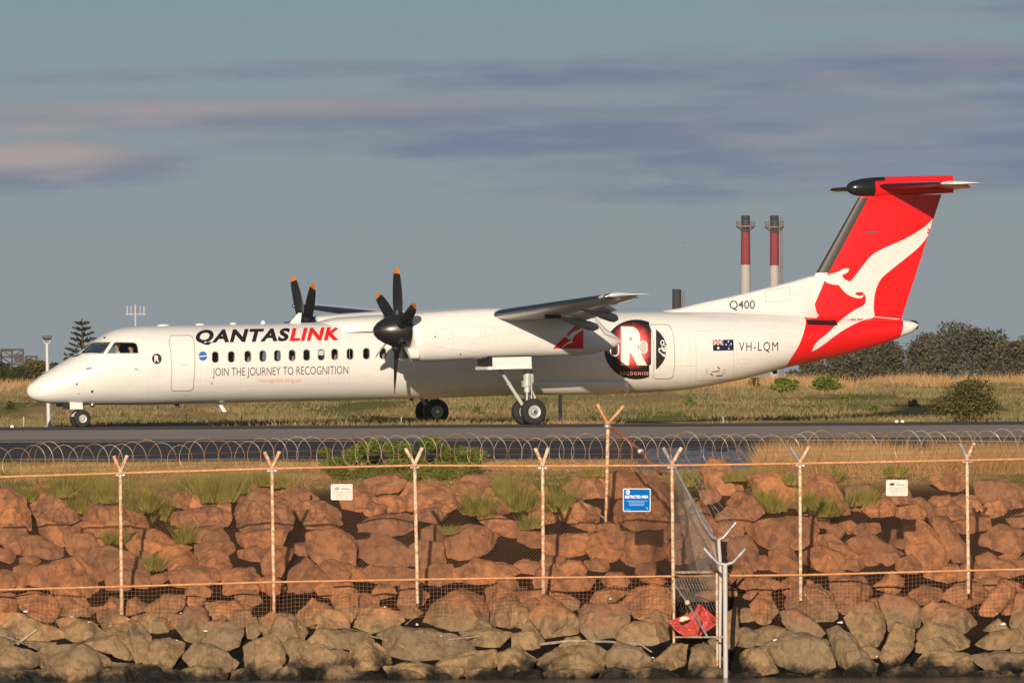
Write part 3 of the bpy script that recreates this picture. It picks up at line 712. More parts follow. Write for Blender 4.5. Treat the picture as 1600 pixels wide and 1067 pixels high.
# wings (port one in pixels, starboard mirrored)
LEr = A(771, 492, -5.0); LEt = A(944, 463.5, -14.2); TEt = A(1000, 461.0, -14.2)
TEr = Vector((LEr.x+2.75, -5.0, LEr.z-.10)); LEc = Vector((LEr.x-.02, -1.2, LEr.z+.02)); TEc = Vector((LEr.x+2.95, -1.2, LEr.z-.08)); 
LE0 = Vector((LEc.x, 0, LEc.z)); TE0 = Vector((TEc.x, 0, TEc.z))
wing_under = white
for s in (1, -1):
    mir = lambda v: Vector((v.x, v.y*s, v.z))
    st = [(LE0, TE0, .46), (LEc, TEc, .46), (LEr, TEr, .40)]
    for k in range(1, 8):
        t = k/7; st.append((lerp(LEr, LEt, t), lerp(TEr, TEt, t), .40+(.17-.40)*t))
    root = [s_ for s_ in st]
    w = loft([section(mir(a), mir(b_), th, UP, camber=.015) for a, b_, th in st], [white], 'wing', plane)
    # flap, slightly drooped, and aileron along the trailing edge
    fl = []
    for t in (0.02, .62):
        a, b_ = lerp(LEr, LEt, t), lerp(TEr, TEt, t); c = b_-a; fl.append((a+c*.80+UP*-.04, a+c*1.06+UP*(-.22), .13))
    loft([section(mir(a), mir(b_), th, UP) for a, b_, th in fl], [white], 'flap', w)
    fl = []
    for t in (.66, .97):
        a, b_ = lerp(LEr, LEt, t), lerp(TEr, TEt, t); c = b_-a; fl.append((a+c*.8+UP*-.02, a+c*1.03+UP*(-.07), .08))
    loft([section(mir(a), mir(b_), th, UP) for a, b_, th in fl], [white], 'aileron', w)
    # deicer boot on the leading edge
    bs = []
    for k in range(0, 9):
        t = .005+k*.118; a, b_, th = lerp(LEr, LEt, t), lerp(TEr, TEt, t), .40+(.17-.40)*t
        c = b_-a; ps = []
        for q in ([(.10-.10*i/10, 1) for i in range(11)]+[(.012*i/4, -1) for i in range(1, 5)]):
            tt, sg = q; h = (.2969*math.sqrt(tt)-.1260*tt-.3516*tt*tt+.2843*tt**3)*5*th; n_ = Vector((-1 if tt < .03 else -.2, 0, sg)).normalized()
            ps.append(mir(a+c*tt+UP*(.015*c.length*4*tt*(1-tt))+UP*h*sg+n_*.008))
        bs.append(ps)
    loft(bs, boot, 'deicer_boot', w, cap=False, closed=False)
    # tip cap with bare metal front and static wick
    tip = [(LEt, TEt, .17), (lerp(LEt, TEt, .05)+Vector((0, -.22, .03)), TEt+Vector((.05, -.2, .02)), .12), (lerp(LEt, TEt, .35)+Vector((0, -.32, .05)), TEt+Vector((.25, -.3, .02)), .03)]
    loft([section(mir(a), mir(b_), th, UP) for a, b_, th in tip], [white], 'wing_tip', w)
    mb = MB(); mb.sphere(mir(LEt+Vector((.16, -.06, 0))), (.22, .14, .09)); mb.build('tip_light', chrome, w, True)
    mb = MB(); mb.box(mir(LEt+Vector((.42, -.1, .0))), (.10, .2, .12)); mb.build('tip_light_lens', dark, w)
    for t in (.16, .50):
        a, b_ = lerp(LEr, LEt, t), lerp(TEr, TEt, t); c = (b_-a).length; q = lerp(a, b_, .62)-UP*.14
        mb = MB(); mb.lathe(mir(q), mir(Vector((1, 0, -.26))), [(-.1, .02), (.1, .05), (.5, .09), (c*.30, .12), (c*.48, .15), (c*.56, .13), (c*.60, .07), (c*.62, .01)], 12); mb.build('flap_fairing', MATS['fairing_grey'] if 'fairing_grey' in MATS else mat('fairing_grey', (.30, .31, .32), .45), w, True)
    mb = MB(); q = lerp(LEr, LEt, .25)+Vector((1.1, 0, -.22)); mb.box(mir(q), (.55, .12, .12)); mb.build('fuel_vent', dark, w)
# wing root fairing on top of the fuselage
def fairing():
    secs = []
    pts = [(700, 497), (735, 492), (762, 488.5), (800, 487), (880, 486.5), (930, 489), (960, 492)]
    pts = [(495, 503.5), (512, 499), (530, 496), (565, 493), (610, 491), (700, 489), (780, 486.5), (860, 486), (920, 488), (960, 491)]
    for k, (px, py) in enumerate(pts):
        p = A(px, py, 0); zt, zb, w = fus(p.x); hh = max(p.z-(zt-.35), .05); ww = 1.15*min(1, .35+.3*k) if k < 8 else (1.0-.3*(k-7))
        secs.append([Vector((p.x, ww*math.copysign(abs(math.cos(a))**.7, math.cos(a)), zt-.35+hh*math.sin(a)**.8)) for a in [math.pi*i/16 for i in range(17)]])
    loft(secs, [white], 'wing_fairing', plane, cap=False, closed=False)
fairing()
# --- fin, rudder, dorsal fin
def fin_edge(y):  # leading / trailing edge in photo coords at a row
    le = 1275+(y-427)*(1342-1275)/(308-427); te = 1409+(y-497)*(1471-1409)/(305-497); return le, te
fin_rows = [305, 330, 360, 390, 427, 460, 492, 512]
secs = []; FIN = []
for y in fin_rows:
    le, te = fin_edge(y); a, b_ = A(le, y), A(te, y-1); th = .28+(.46-.28)*(y-305)/200; secs.append(section(a, b_, th, SID)); FIN.append((a, b_, th))
fin = loft(secs, [red], 'fin', plane)
BV_FIN = BVHTree.FromPolygons([v.co.copy() for v in fin.data.vertices], [tuple(p.vertices) for p in fin.data.polygons])
def fin_wrap(name, rows, frac, m):
    ss = []
    for y in rows:
        le, te = fin_edge(y); a, b_ = A(le, y), A(te, y-1); th = .28+(.46-.28)*(y-305)/200; c = b_-a; ps = []; fr = frac(y)
        for q in [(fr*(1-i/9)**1.4, 1) for i in range(10)]+[(fr*(i/9)**1.4, -1) for i in range(1, 10)]:
            tt, sg = q; h = (.2969*math.sqrt(tt)-.1260*tt-.3516*tt*tt+.2843*tt**3)*5*th
            n_ = Vector((-1, 0, 0)) if tt < 1e-5 else Vector((-.3, sg, 0)).normalized(); ps.append(a+c*tt+SID*h*sg+n_*.008)
        ss.append(ps)
    return loft(ss, m, name, plane, cap=False, closed=False)
fin_wrap('fin_deicer_boot', [309, 340, 380, 426], lambda y: .105, mat('fin_boot', (.035, .03, .024), .4))
fin_wrap('fin_leading_edge', [426.5, 440, 460, 480, 505], lambda y: .10+(y-427)*.0006, white)
# rudder seam and rudder
mbr = tri2d(outline([(1431, 306), (1375, 494)], .9, False)); drape('rudder_seam', mbr, mat('seam_red', (.42, .008, .01), .5), .004, [BV_FIN], step=20)
secs = []
for px, py in [(1036, 485.5), (1060, 482), (1100, 472.5), (1150, 461.5), (1200, 449.5), (1240, 439.5), (1266, 431.5), (1276, 431)]:
    p = A(px, py); zt, zb, w = fus(p.x); bw = .50+.1*min(1, (px-1036)/100); zs = zt-.10; top = p.z
    if px > 1270: bw = .3
    prof = [(bw, zs-.12), (bw*.72, zs+.02), (bw*.45, zs+(top-zs)*.16), (bw*.33, zs+(top-zs)*.4), (.13, top-(top-zs)*.25), (.10, top-.04), (0, top)]
    secs.append([Vector((p.x, a, z)) for a, z in prof]+[Vector((p.x, -a, z)) for a, z in prof[::-1][1:]])
dorsal = loft(secs, [white], 'dorsal_fin', plane, cap=False, closed=False)
BV_D = BVHTree.FromPolygons([v.co.copy() for v in dorsal.data.vertices], [tuple(p.vertices) for p in dorsal.data.polygons])
# bullet fairing at the top of the fin: black nose, red body
def body(name, pts, m, hw, parent=None, matf=None, n=20):
    ss = []
    for i, (px, t, b_) in enumerate(pts):
        a = A(px, t); c = A(px, b_); z = (a.z+c.z)/2; h = max((a.z-c.z)/2, .01); w = hw(i/(len(pts)-1))
        ss.append([Vector((a.x, w*math.cos(2*math.pi*j/n), z+h*math.sin(2*math.pi*j/n))) for j in range(n)])
    return loft(ss, m, name, parent or plane, matf=matf)
sl = lambda v: v
xb = A(1366, 292)
bul = body('tail_fairing', [(1322.5, 293, 295), (1326, 286.5, 301), (1333, 282.5, 305), (1345, 279.5, 307.5), (1362, 277.3, 309), (1380, 276.5, 308.3), (1420, 275.6, 305), (1460, 275, 303), (1488.5, 274.4, 301.5)], [blackp, red], lambda t: .05+.27*math.sin(math.pi*min(1, t*2.6+.02)/2) if t < .5 else .32-.3*(t-.5)*2*.8, matf=lambda c: 0 if c.x < xb.x-(xb.z-c.z)*.62 else 1)
for v in bul.data.vertices: pass
# tailplane
for s in (1, -1):
    mir = lambda v: Vector((v.x, v.y*s, v.z))
    a0, b0 = A(1368, 291.5, 0), A(1488, 289, 0); a1 = A(1470, 286.8, -4.6); b1 = A(1519, 286.0, -4.6)
    hs = [(lerp(a0, a1, t), lerp(b0, b1, t), .24+(.13-.24)*t) for t in (0, .3, .6, 1)]
    tpn = loft([section(mir(a), mir(b_), th, UP) for a, b_, th in hs], [red], 'tailplane', plane)
    tips = [(a1, b1, .13), (a1+Vector((.0, -.10, 0)), b1+Vector((.35, -.10, 0)), .16), (a1+Vector((.12, -.2, 0)), b1+Vector((.25, -.2, 0)), .06)]
    loft([section(mir(a), mir(b_), th, UP) for a, b_, th in tips], [white], 'tailplane_tip', tpn)
    bs = []
    for t in (.06, .35, .65, .985):
        a, b_, th = lerp(a0, a1, t), lerp(b0, b1, t), .24+(.13-.24)*t; c = b_-a
        bs.append([mir(a+c*tt+UP*((.2969*math.sqrt(tt)-.1260*tt-.3516*tt*tt)*5*th*sg)+Vector((-.9, 0, sg*.3))*.008) for tt, sg in [(.09, 1), (.05, 1), (.02, 1), (.006, 1), (0, 1), (.006, -1), (.02, -1), (.05, -1), (.09, -1)]])
    loft(bs, boot, 'deicer_boot', tpn, cap=False, closed=False)
    el = [(lerp(lerp(a0, a1, t), lerp(b0, b1, t), .72)-UP*.015, lerp(lerp(a0, a1, t), lerp(b0, b1, t), 1.02)-UP*.16, .07) for t in (.1, .97)]
    loft([section(mir(a), mir(b_), th, UP) for a, b_, th in el], [red], 'elevator', tpn)
# tail cone tip
mb = MB(); q = A(1429, 508.5); mb.lathe(q, (1, 0, -.12), [(-.15, .17), (-.02, .17), (.1, .12), (.14, .01)], 14); mb.build('tail_light', blk, plane, True)
# --- nacelles
def nacelle(s):
    top = [(637, 491), (642, 489.3), (655, 488), (680, 486), (710, 484), (760, 481.3), (800, 482), (850, 485), (900, 489), (925, 494), (940, 509), (955, 520), (968, 530)]
    bot = [(637, 543), (642, 563), (655, 565), (680, 564.6), (710, 563.3), (760, 560.5), (800, 558.8), (850, 557.6), (900, 556), (925, 552.5), (940, 549.5), (955, 545), (968, 536)]
    wd = [.50, .60, .64, .66, .68, .70, .70, .68, .60, .50, .40, .26, .08]
    ss = []; n = 28
    # dense resample
    T = [A(x, y, -4.4) for x, y in top]; B = [A(x, y, -4.4) for x, y in bot]
    xs = [t.x for t in T]; x = xs[0]; L = []
    while x < xs[-1]: L.append(x); x += .12
    L.append(xs[-1])
    for x in L:
        zt = interp(xs, [t.z for t in T], x); zb = interp(xs, [t.z for t in B], x); w = interp(xs, wd, x); z = (zt+zb)/2; h = (zt-zb)/2; r = []
        for j in range(n):
            a = 2*math.pi*j/n; c, q = math.cos(a), math.sin(a); e = 2/2.6
            r.append(Vector((x, s*(-4.4)+w*math.copysign(abs(c)**e, c), z+h*math.copysign(abs(q)**e, q))))
        ss.append(r)
    return loft(ss, [white], 'nacelle', plane)
NAC = []
for s in (1, -1): NAC.append(nacelle(s))
BV_N = BVHTree.FromPolygons([v.co.copy() for v in NAC[0].data.vertices], [tuple(p.vertices) for p in NAC[0].data.polygons])
HUB = A(619, 516.5, -4.4)
def blade_mesh(L=2.0):
    """local: root at origin, +Z along blade, X across the disc axis"""
    st = [(.0, .20, .10, 80), (.22, .24, .09, 66), (.5, .34, .06, 56), (.9, .40, .045, 46), (1.3, .40, .035, 38), (1.6, .36, .028, 34), (1.8, .30, .02, 31), (1.92, .22, .015, 30), (2.0, .08, .01, 30)]
    ss = []
    for z, c, th, tw in st:
        off = .10*(z/2)**2*2-.05; pl = []
        a = R(-tw); dx, dy = math.sin(a), math.cos(a)    # chord direction: x = disc axis, y = in the disc
        for j in range(14):
            t = 2*math.pi*j/14; u = math.cos(t)*c*.44+off*.6; v = math.sin(t)*th/2
            pl.append(Vector((u*dx-v*dy, u*dy+v*dx, z)))
        ss.append(pl)
    return ss
def propeller(s, th0):
    hub = Vector((HUB.x, HUB.y*s, HUB.z))
    mb = MB(); mb.lathe(hub, (1, 0, 0), [(-.80, .0), (-.79, .06), (-.74, .16), (-.62, .28), (-.42, .40), (-.18, .50), (.05, .56), (.26, .585), (.33, .57), (.34, .2)], 36)
    pr = mb.build('spinner', mat('spinner_black', (.014, .013, .013), .32, coat=.3) if 'spinner_black' not in MATS else MATS['spinner_black'], plane, True)
    ss = blade_mesh()
    for k in range(6):
        th = R(th0+60*k); zdir = Vector((0, -math.sin(th), math.cos(th)))     # towards port side is -y = to the right in the picture
        Mx = Matrix((Vector((1, 0, 0)), zdir.cross(Vector((1, 0, 0))), zdir)).transposed()
        b0 = hub+zdir*.05+Vector((.02, 0, 0))
        sec = [[b0+Mx @ v for v in ring_] for ring_ in ss]
        bl = loft(sec, [blackp], 'propeller_blade', pr)
        tipo = [[b0+Mx @ Vector((v.x*1.03, v.y*1.03, v.z*1.002)) for v in ring_] for ring_ in ss[-3:]]
        loft(tipo, [orange], 'blade_tip', bl)
        mb = MB(); c = b0+zdir*.53; mb.lathe(c, zdir, [(-.10, .15), (-.08, .16), (.05, .14), (.12, .10)], 14); mb.build('blade_root', blk, bl, True)
propeller(1, 8); propeller(-1, -20)
for s in (1, -1):
    # chin intake: a dark mouth under the spinner, inside a lip
    a = A(634, 543, -4.4); b_ = A(634, 561.5, -4.4); z0, z1 = b_.z, a.z; nac = NAC[0 if s == 1 else 1]
    ss = []
    for x, k, kk in ((a.x-.08, .93, 1), (a.x-.11, 1.0, 1), (a.x+.25, 1.05, 1.08)):
        ss.append([Vector((x, -4.4*s+q[0]*.52*k, (z0+z1)/2+q[1]*(z1-z0)/2*k*1.05)) for q in [(math.copysign(abs(math.cos(t))**.5, math.cos(t)), math.copysign(abs(math.sin(t))**.5, math.sin(t))) for t in [2*math.pi*i/24 for i in range(24)]]])
    loft(ss, [white], 'intake_lip', nac, cap=False)
    mb = MB(); mb.add(ss[0], [tuple(range(24))]); mb.build('intake_mouth', blk, nac)
    mb = MB(); mb.box((a.x+.03, -4.4*s, (z0+z1)/2), (.02, .5, .04)); 
    # exhaust stub on the outer flank aft
    q = A(1130 if False else 942, 512, -4.4)
# --- seams, doors, access panels drawn as thin relief on the skins
def seam(polys, bvs=None, m=None, w=.8, closed=True, name='panel_seam', off=.004): 
    return drape(name, tri2d(outline(polys, w, closed)), m or seam_l, off, bvs, step=8)
def door(name, poly, off=.012):
    d = patch(name, poly, white, off); seam_ = drape('door_seam', tri2d(outline(poly, 1.3)), greyseam, off+.003, step=8, parent=d); return d
fd = [(266, 526), (270, 524.5), (295, 524.3), (300, 526), (303, 535), (304.5, 560), (303.5, 585), (301.5, 606), (298, 610), (270, 610), (267, 607), (268.5, 580), (267, 555), (264, 535)]
frd = door('front_door', fd); drape('door_handle', tri2d([rrect(288, 570, 12, 2, .9)]), seam_l, .02, parent=frd)
rd = [(1015, 509), (1019, 507.5), (1042, 507.5), (1047, 510), (1052, 524), (1054, 545), (1054, 570), (1051, 588), (1047, 591), (1024, 591), (1020, 588), (1022, 565), (1021, 535), (1018, 518)]
rdr = door('rear_door', rd)
cgo = [(1088, 517.5), (1138, 517), (1143, 519.5), (1145.5, 545), (1146.5, 570), (1144, 591), (1089, 594), (1087, 590), (1088.5, 560), (1086, 530), (1085.5, 520)]
d = patch('baggage_door', cgo, white, .010); drape('door_seam', tri2d(outline(cgo, .8)), seam_l, .013, step=8, parent=d)
for c in (1104, 1131): drape('door_latch', tri2d([rrect(c, 580, 5, 8, 1.5)]), seam_l, .016, parent=d)
drape('door_handle', tri2d([[(1111, 580), (1123, 578.4), (1124.5, 579.6), (1112, 581)], [(1120, 573), (1122, 572.3), (1125, 576), (1123.6, 576.6)], [(1109, 584), (1110.4, 582.6), (1114, 585.6), (1112.4, 586.4)], [(1119, 585.6), (1129, 585.2), (1129, 586.6), (1119, 587)]]), dark, .02, parent=d)
seam([(1054, 572), (1087, 571.5)], closed=False); seam([(1154, 561), (1172, 561), (1172, 568), (1154, 568)], m=seam_l)
for px in (90, 108, 118, 131): seam([(px, 575), (px+1, 600), (px+2, 622)], closed=False, w=.6)
for px in (230, 312, 375, 446, 512, 545, 610, 1064, 1078, 1150, 1205): seam([(px, 512), (px+1, 540), (px+1, 600 if px < 1200 else 575), (px, 622 if px < 1000 else 598 if px < 1200 else 576)], closed=False, w=.45)
seam([(300, 605), (560, 599)], closed=False, w=.4)
for q in [(120, 600, 1.6), (144, 611.5, 2.0), (123, 615, .9), (331, 598.8, 1.1)]: drape('static_port', tri2d([circ(*q)]), dark, .006)
for q in [[(134, 575.6), (144, 574.6), (144, 576), (135, 577.4)], [(210, 575.8), (216, 576.8), (216, 577.8), (210, 576.8)]]: drape('pitot_probe', tri2d([q]), dark, .02)
drape('roof_vent', tri2d([[(161, 528), (166, 526.5), (164, 530)]]), dark, .02)
# nacelle panels
nb = [BV_N]
for pl in ([(662, 490), (662.5, 536)], [(705, 511), (758, 509)], [(758, 490), (759, 559)], [(708, 512), (708, 543)], [(662, 536), (700, 545), (758, 551)], [(770, 502), (771, 520)]): seam(pl, nb, closed=False, w=.7)
for q in [(680, 526, 1.3), (719.5, 553.5, 1.3), (691, 514, .8), (700, 530, .8)]: drape('access_port', tri2d([circ(*q)]), dark, .006, nb)
seam(rrect(741, 543, 14, 14, 2), nb, w=.5); seam(rrect(810, 520, 70, 40, 3), nb, w=.5)
seam([(927, 494), (933, 506), (945, 522), (967, 531)], nb, m=dark, w=1.0, closed=False)
# dorsal panel and fin base details
seam([(1196, 455), (1234, 448), (1234, 470), (1196, 472)], [BV_D], w=.6, m=greyseam)
seam([(1259, 492), (1180, 490), (1060, 489)], closed=False, w=.6)
drape('strake', tri2d([[(1259, 500.5), (1306, 501.5), (1308, 509), (1262, 507.5)]]), blackp, .03, [BV_F, BV_FIN])
drape('fin_probe', tri2d([[(1353, 362.5), (1371, 362.8), (1371, 364.2), (1362, 365), (1354, 364)]]), chrome, .03, [BV_FIN])
seam([(1366, 495), (1409, 499)], [BV_F, BV_FIN], m=white, closed=False, w=1)

# --- lettering and marks
def words(name, *a, m=None, off=.007, bvs=None, parent=None, **k): return drape(name, text2d(*a, **k), m, off, bvs, step=4.0, parent=parent)
words('airline_name', 'QANTAS', 303.5, 534.8, 146, 18.2, m=printb, slope=-.020, shear=.26, bold=.045, spacing=1.12)
words('airline_name', 'LINK', 452.5, 532.0, 77, 18.4, m=printr, slope=-.020, shear=.26, bold=.045, spacing=1.1)
words('slogan', 'JOIN THE JOURNEY TO RECOGNITION', 332, 587.3, 212, 12.6, m=printg, slope=-.016, spacing=1.0)
words('web_address', 'recognise.org.au', 404, 597.0, 66, 7.0, m=printp, slope=-.012)
words('type_mark', 'Q400', 1139.5, 482.8, 40, 13, m=printg, slope=-.012, bold=.012, bvs=[BV_D, BV_F])
words('registration', 'VH-LQM', 1154.5, 548.0, 61, 13.6, m=printb, slope=-.004, bold=.0, spacing=1.25)
# small round badge by the front door
bd = drape('round_badge', tri2d([circ(245, 560.5, 7.6, 8.2)]), mat('badge_dark', (.035, .016, .018), .4), .006)
words('badge_letter', 'R', 241.3, 565.0, 7.4, 9.4, m=printw, bold=.03, off=.011, parent=bd)
drape('small_print', tri2d([rrect(245, y, w, .7, .3) for y, w in ((575.5, 26), (579, 18), (584, 22), (588.5, 20))]), seam_l, .006)
gb = drape('globe_badge', tri2d([circ(317, 556.3, 6.8, 7.2)]), printblue, .006); drape('badge_stripe', tri2d([[(310.5, 556.6), (323.8, 555.0), (323.8, 556.4), (310.5, 558.0)]]), printw, .011, parent=gb)
# flag
fg = drape('flag_decal', tri2d([[(1113, 531.3), (1145.5, 530.6), (1146.3, 547.3), (1114, 548.2)]]), mat('flag_blue', (.008, .014, .06), .4), .016)
fw = []
def fp(u, v): return (1113+32.8*u+.9*v, 531.2+16.9*v-.7*u)
def fq(u0, v0, u1, v1): return [fp(u0, v0), fp(u1, v0), fp(u1, v1), fp(u0, v1)]
drape('flag_white', tri2d([fq(0, .19, .5, .31), fq(.215, 0, .285, .5), [fp(0, 0), fp(.05, 0), fp(.5, .44), fp(.5, .5), fp(.45, .5), fp(0, .06)], [fp(.5, 0), fp(.5, .06), fp(.05, .5), fp(0, .5), fp(0, .44), fp(.45, 0)]]
                           +[circ(*fp(u, v), r_, n=9) for u, v, r_ in ((.25, .75, 1.9), (.75, .82, 1.1), (.63, .44, 1.1), (.75, .18, 1.1), (.87, .4, 1.1), (.8, .55, .7))]), printw, .020, parent=fg)
drape('flag_red', tri2d([fq(0, .22, .5, .28), fq(.232, 0, .268, .5), [fp(0, 0), fp(.03, 0), fp(.2, .16), fp(.2, .2)], [fp(.5, 0), fp(.47, 0), fp(.3, .18), fp(.3, .2)], [fp(0, .5), fp(.03, .5), fp(.2, .34), fp(.2, .3)], [fp(.5, .5), fp(.47, .5), fp(.3, .34), fp(.3, .3)]]), printr, .024, parent=fg)
# leaping kangaroo on the tail
KG = [(805, 258), (770, 295), (700, 340), (640, 370), (570, 400), (510, 435), (470, 480), (432, 530), (405, 562), (388, 560), (372, 550), (362, 534), (378, 526), (392, 518), (397, 500), (370, 503), (335, 520), (300, 530), (280, 545), (279, 556), (285, 568), (320, 580), (345, 582), (360, 600), (385, 625), (415, 640), (445, 647), (462, 643), (468, 632), (466, 626), (458, 634), (440, 633), (428, 627), (430, 620), (445, 617), (462, 617), (474, 630), (479, 650), (470, 680), (430, 700), (380, 735), (340, 770), (290, 820), (250, 850), (225, 880), (214, 906), (240, 895), (290, 860), (350, 815), (420, 775), (480, 750), (520, 738), (518, 700), (520, 650), (530, 600), (555, 550), (600, 510), (650, 470), (700, 430), (745, 390), (780, 345), (795, 310)]
def catmull(pts, k=3):
    out = []; n = len(pts)
    for i in range(n):
        p0, p1, p2, p3 = [Vector((*pts[(i+j) % n], 0)) for j in (-1, 0, 1, 2)]
        a = (p1-p0).normalized().dot((p2-p1).normalized()); c = (p2-p1).normalized().dot((p3-p2).normalized())
        m1 = (p2-p0)*.5 if a > .2 else Vector(); m2 = (p3-p1)*.5 if c > .2 else Vector()
        for j in range(k):
            t = j/k; q = p1*(2*t**3-3*t*t+1)+m1*(t**3-2*t*t+t)+p2*(-2*t**3+3*t*t)+m2*(t**3-t*t); out.append((q.x, q.y))
    return out
KP = catmull([(1200+x/3.1375, 260+y/3.1375) for x, y in KG])
drape('kangaroo_emblem', tri2d([KP]), white, .007, [BV_FIN, BV_F], step=5)
tr_ = drape('tail_emblem', tri2d([[(863.5, 544.5), (903, 504), (907, 504.5), (911, 507), (911.5, 544.6)]]), printr, .006, nb)
xs = [q[0] for q in KP]; ys = [q[1] for q in KP]
kk = [(877+(x-min(xs))/(max(xs)-min(xs))*33.5, 510.5+(y-min(ys))/(max(ys)-min(ys))*33) for x, y in KP]
drape('kangaroo_emblem', tri2d([kk]), printw, .011, nb, step=5, parent=tr_)
# the big round R mark
disc = drape('round_mark', tri2d([[(x, y) for x, y in circ(994, 546, 50, 46.5, 60) if x < 1017.5]]), mat('mark_black', (.012, .010, .012), .4), .006)
drape('round_mark_door_half', tri2d([[(x, y) for x, y in circ(990.5, 546, 51, 42, 60) if x > 1022.5]]), mat('mark_black2', (.022, .018, .019), .4), .018, parent=rdr)
gm = bpy.data.materials.new('mark_red'); gm.use_nodes = True
def glow_print():
    nt = gm.node_tree; p = nt.nodes['Principled BSDF']; b = NB(nt); p.inputs['Roughness'].default_value = .4
    tc = nt.nodes.new('ShaderNodeTexCoord'); g = b.sep(tc.outputs['Object']); c = S(990, 541); w = abs(S(1017, 541).x-c.x); h = abs(S(990, 575).z-c.z)
    u = b.m('ABSOLUTE', b.m('DIVIDE', b.m('SUBTRACT', g[0], c.x), w)); v = b.m('ABSOLUTE', b.m('DIVIDE', b.m('SUBTRACT', g[2], c.z), h))
    r = b.m('POWER', b.m('ADD', b.m('POWER', u, 3.0), b.m('POWER', v, 3.0)), .333)
    r = b.m('ADD', r, b.m('MULTIPLY', b.m('SUBTRACT', b.noise(tc.outputs['Object'], 5, 5, .7), .5), .35))
    col = b.mix(b.smooth(r, .70, 1.12), b.mix(b.smooth(r, .45, .85), (.80, .22, .18), (.62, .06, .055)), (.02, .012, .012))
    nt.links.new(col, p.inputs['Base Color'])
glow_print()
dm = drape('mark_red_field', tri2d([[(x, y) for x, y in rrect(984, 541, 74, 80, 30, 7) if True]]), gm, .009, parent=disc) if False else drape('mark_red_field', tri2d([[(min(x, 1017.2), y) for x, y in circ(991, 540, 42, 37, 48)]]), gm, .010, parent=disc)
RT = text2d('R', 970, 566, 41, 52, bold=.06)
drape('mark_letter', RT, printw, .014, step=4, parent=disc)
words('mark_word', 'RECOGNISE', 969, 585.5, 44, 4.8, m=printp, off=.013, bold=.02, spacing=1.35, parent=disc)
mk = []
mk += outline(circ(1034.5, 535.5, 2.6, 3.2, 14), 1.5); mk += outline([(1034, 541), (1035, 547), (1046, 546)], 1.6, False); mk += outline([(1029, 545), (1047, 543.5)], 1.6, False)
mk += outline([(1037, 539), (1041, 543), (1044, 541)], 1.4, False); mk += outline([(1029, 545), (1030, 550), (1036, 554), (1041, 554), (1041, 549), (1035, 548)], 1.5, False); mk += outline([(1034, 554), (1040, 558)], 1.6, False)
drape('mark_glyphs', tri2d(mk), printw, .023, parent=rdr)
# belly fairing, antennas, vents
ss = []
for px, t, b_, w in [(820, 604, 612, .7), (832, 598, 614.5, 1.18), (850, 596, 616.5, 1.34), (900, 596, 616.5, 1.36), (950, 596, 616, 1.36), (978, 596.5, 614.5, 1.33), (988, 602, 611, 1.1)]:
    a = A(px, t, -1.2); c = A(px, b_, 0); w *= .80; ss.append([Vector((a.x, q*w, z)) for q, z in ((-1, a.z), (-1.06, a.z-.12), (-.92, a.z-.30), (-.5, c.z), (.5, c.z), (.92, a.z-.30), (1.06, a.z-.12), (1, a.z))])
loft(ss, [white], 'belly_fairing', plane)
def blister(name, px, py, rx, rz, m=white, ry=.09):
    mb = MB(); p = A(px, py); mb.sphere(p, (rx, ry, rz)); mb.build(name, m, plane, True)
blister('gps_antenna', 255, 508.6, .22, .05); blister('gps_antenna', 312, 507.2, .15, .05); blister('gps_antenna', 364.5, 506, .12, .05)
def fin_ant(name, pts, m):
    q = [A(x, y) for x, y in pts]; mb = MB(); mb.prism([v+Vector((0, -.03, 0)) for v in q], (0, .06, 0)); mb.build(name, m, plane)
fin_ant('blade_antenna', [(407, 506), (409, 501), (412, 501), (414, 506)], white)
fin_ant('blade_antenna', [(452, 505), (466, 489), (471, 489), (469, 505)], white)
fin_ant('blade_antenna', [(271, 631), (279, 631), (283, 637), (279, 637.5)], dark); fin_ant('blade_antenna', [(339, 628), (352, 628), (345, 629.5), (354, 643.5), (347, 643)], white)
fin_ant('drain_mast', [(1205, 578), (1213, 577), (1215, 583), (1209, 585)], dark); fin_ant('drain_mast', [(640, 622), (646, 622), (645, 626), (641, 626)], dark)
mb = MB(); mb.sphere(A(144.5, 632.5, -.25), (.09, .08, .08)); mb.build('landing_light', chrome, plane, True)
# wipers / black anti-glare wedge below the windscreen
drape('anti_glare_panel', tri2d([[(107, 558.6), (119, 555.0), (122, 553.6), (127, 554.0), (118, 557.5)]]), blk, .008)
drape('wiper', tri2d(outline([(128, 551.5), (140, 550), (156, 550.5)], .8, False)), blk, .02)

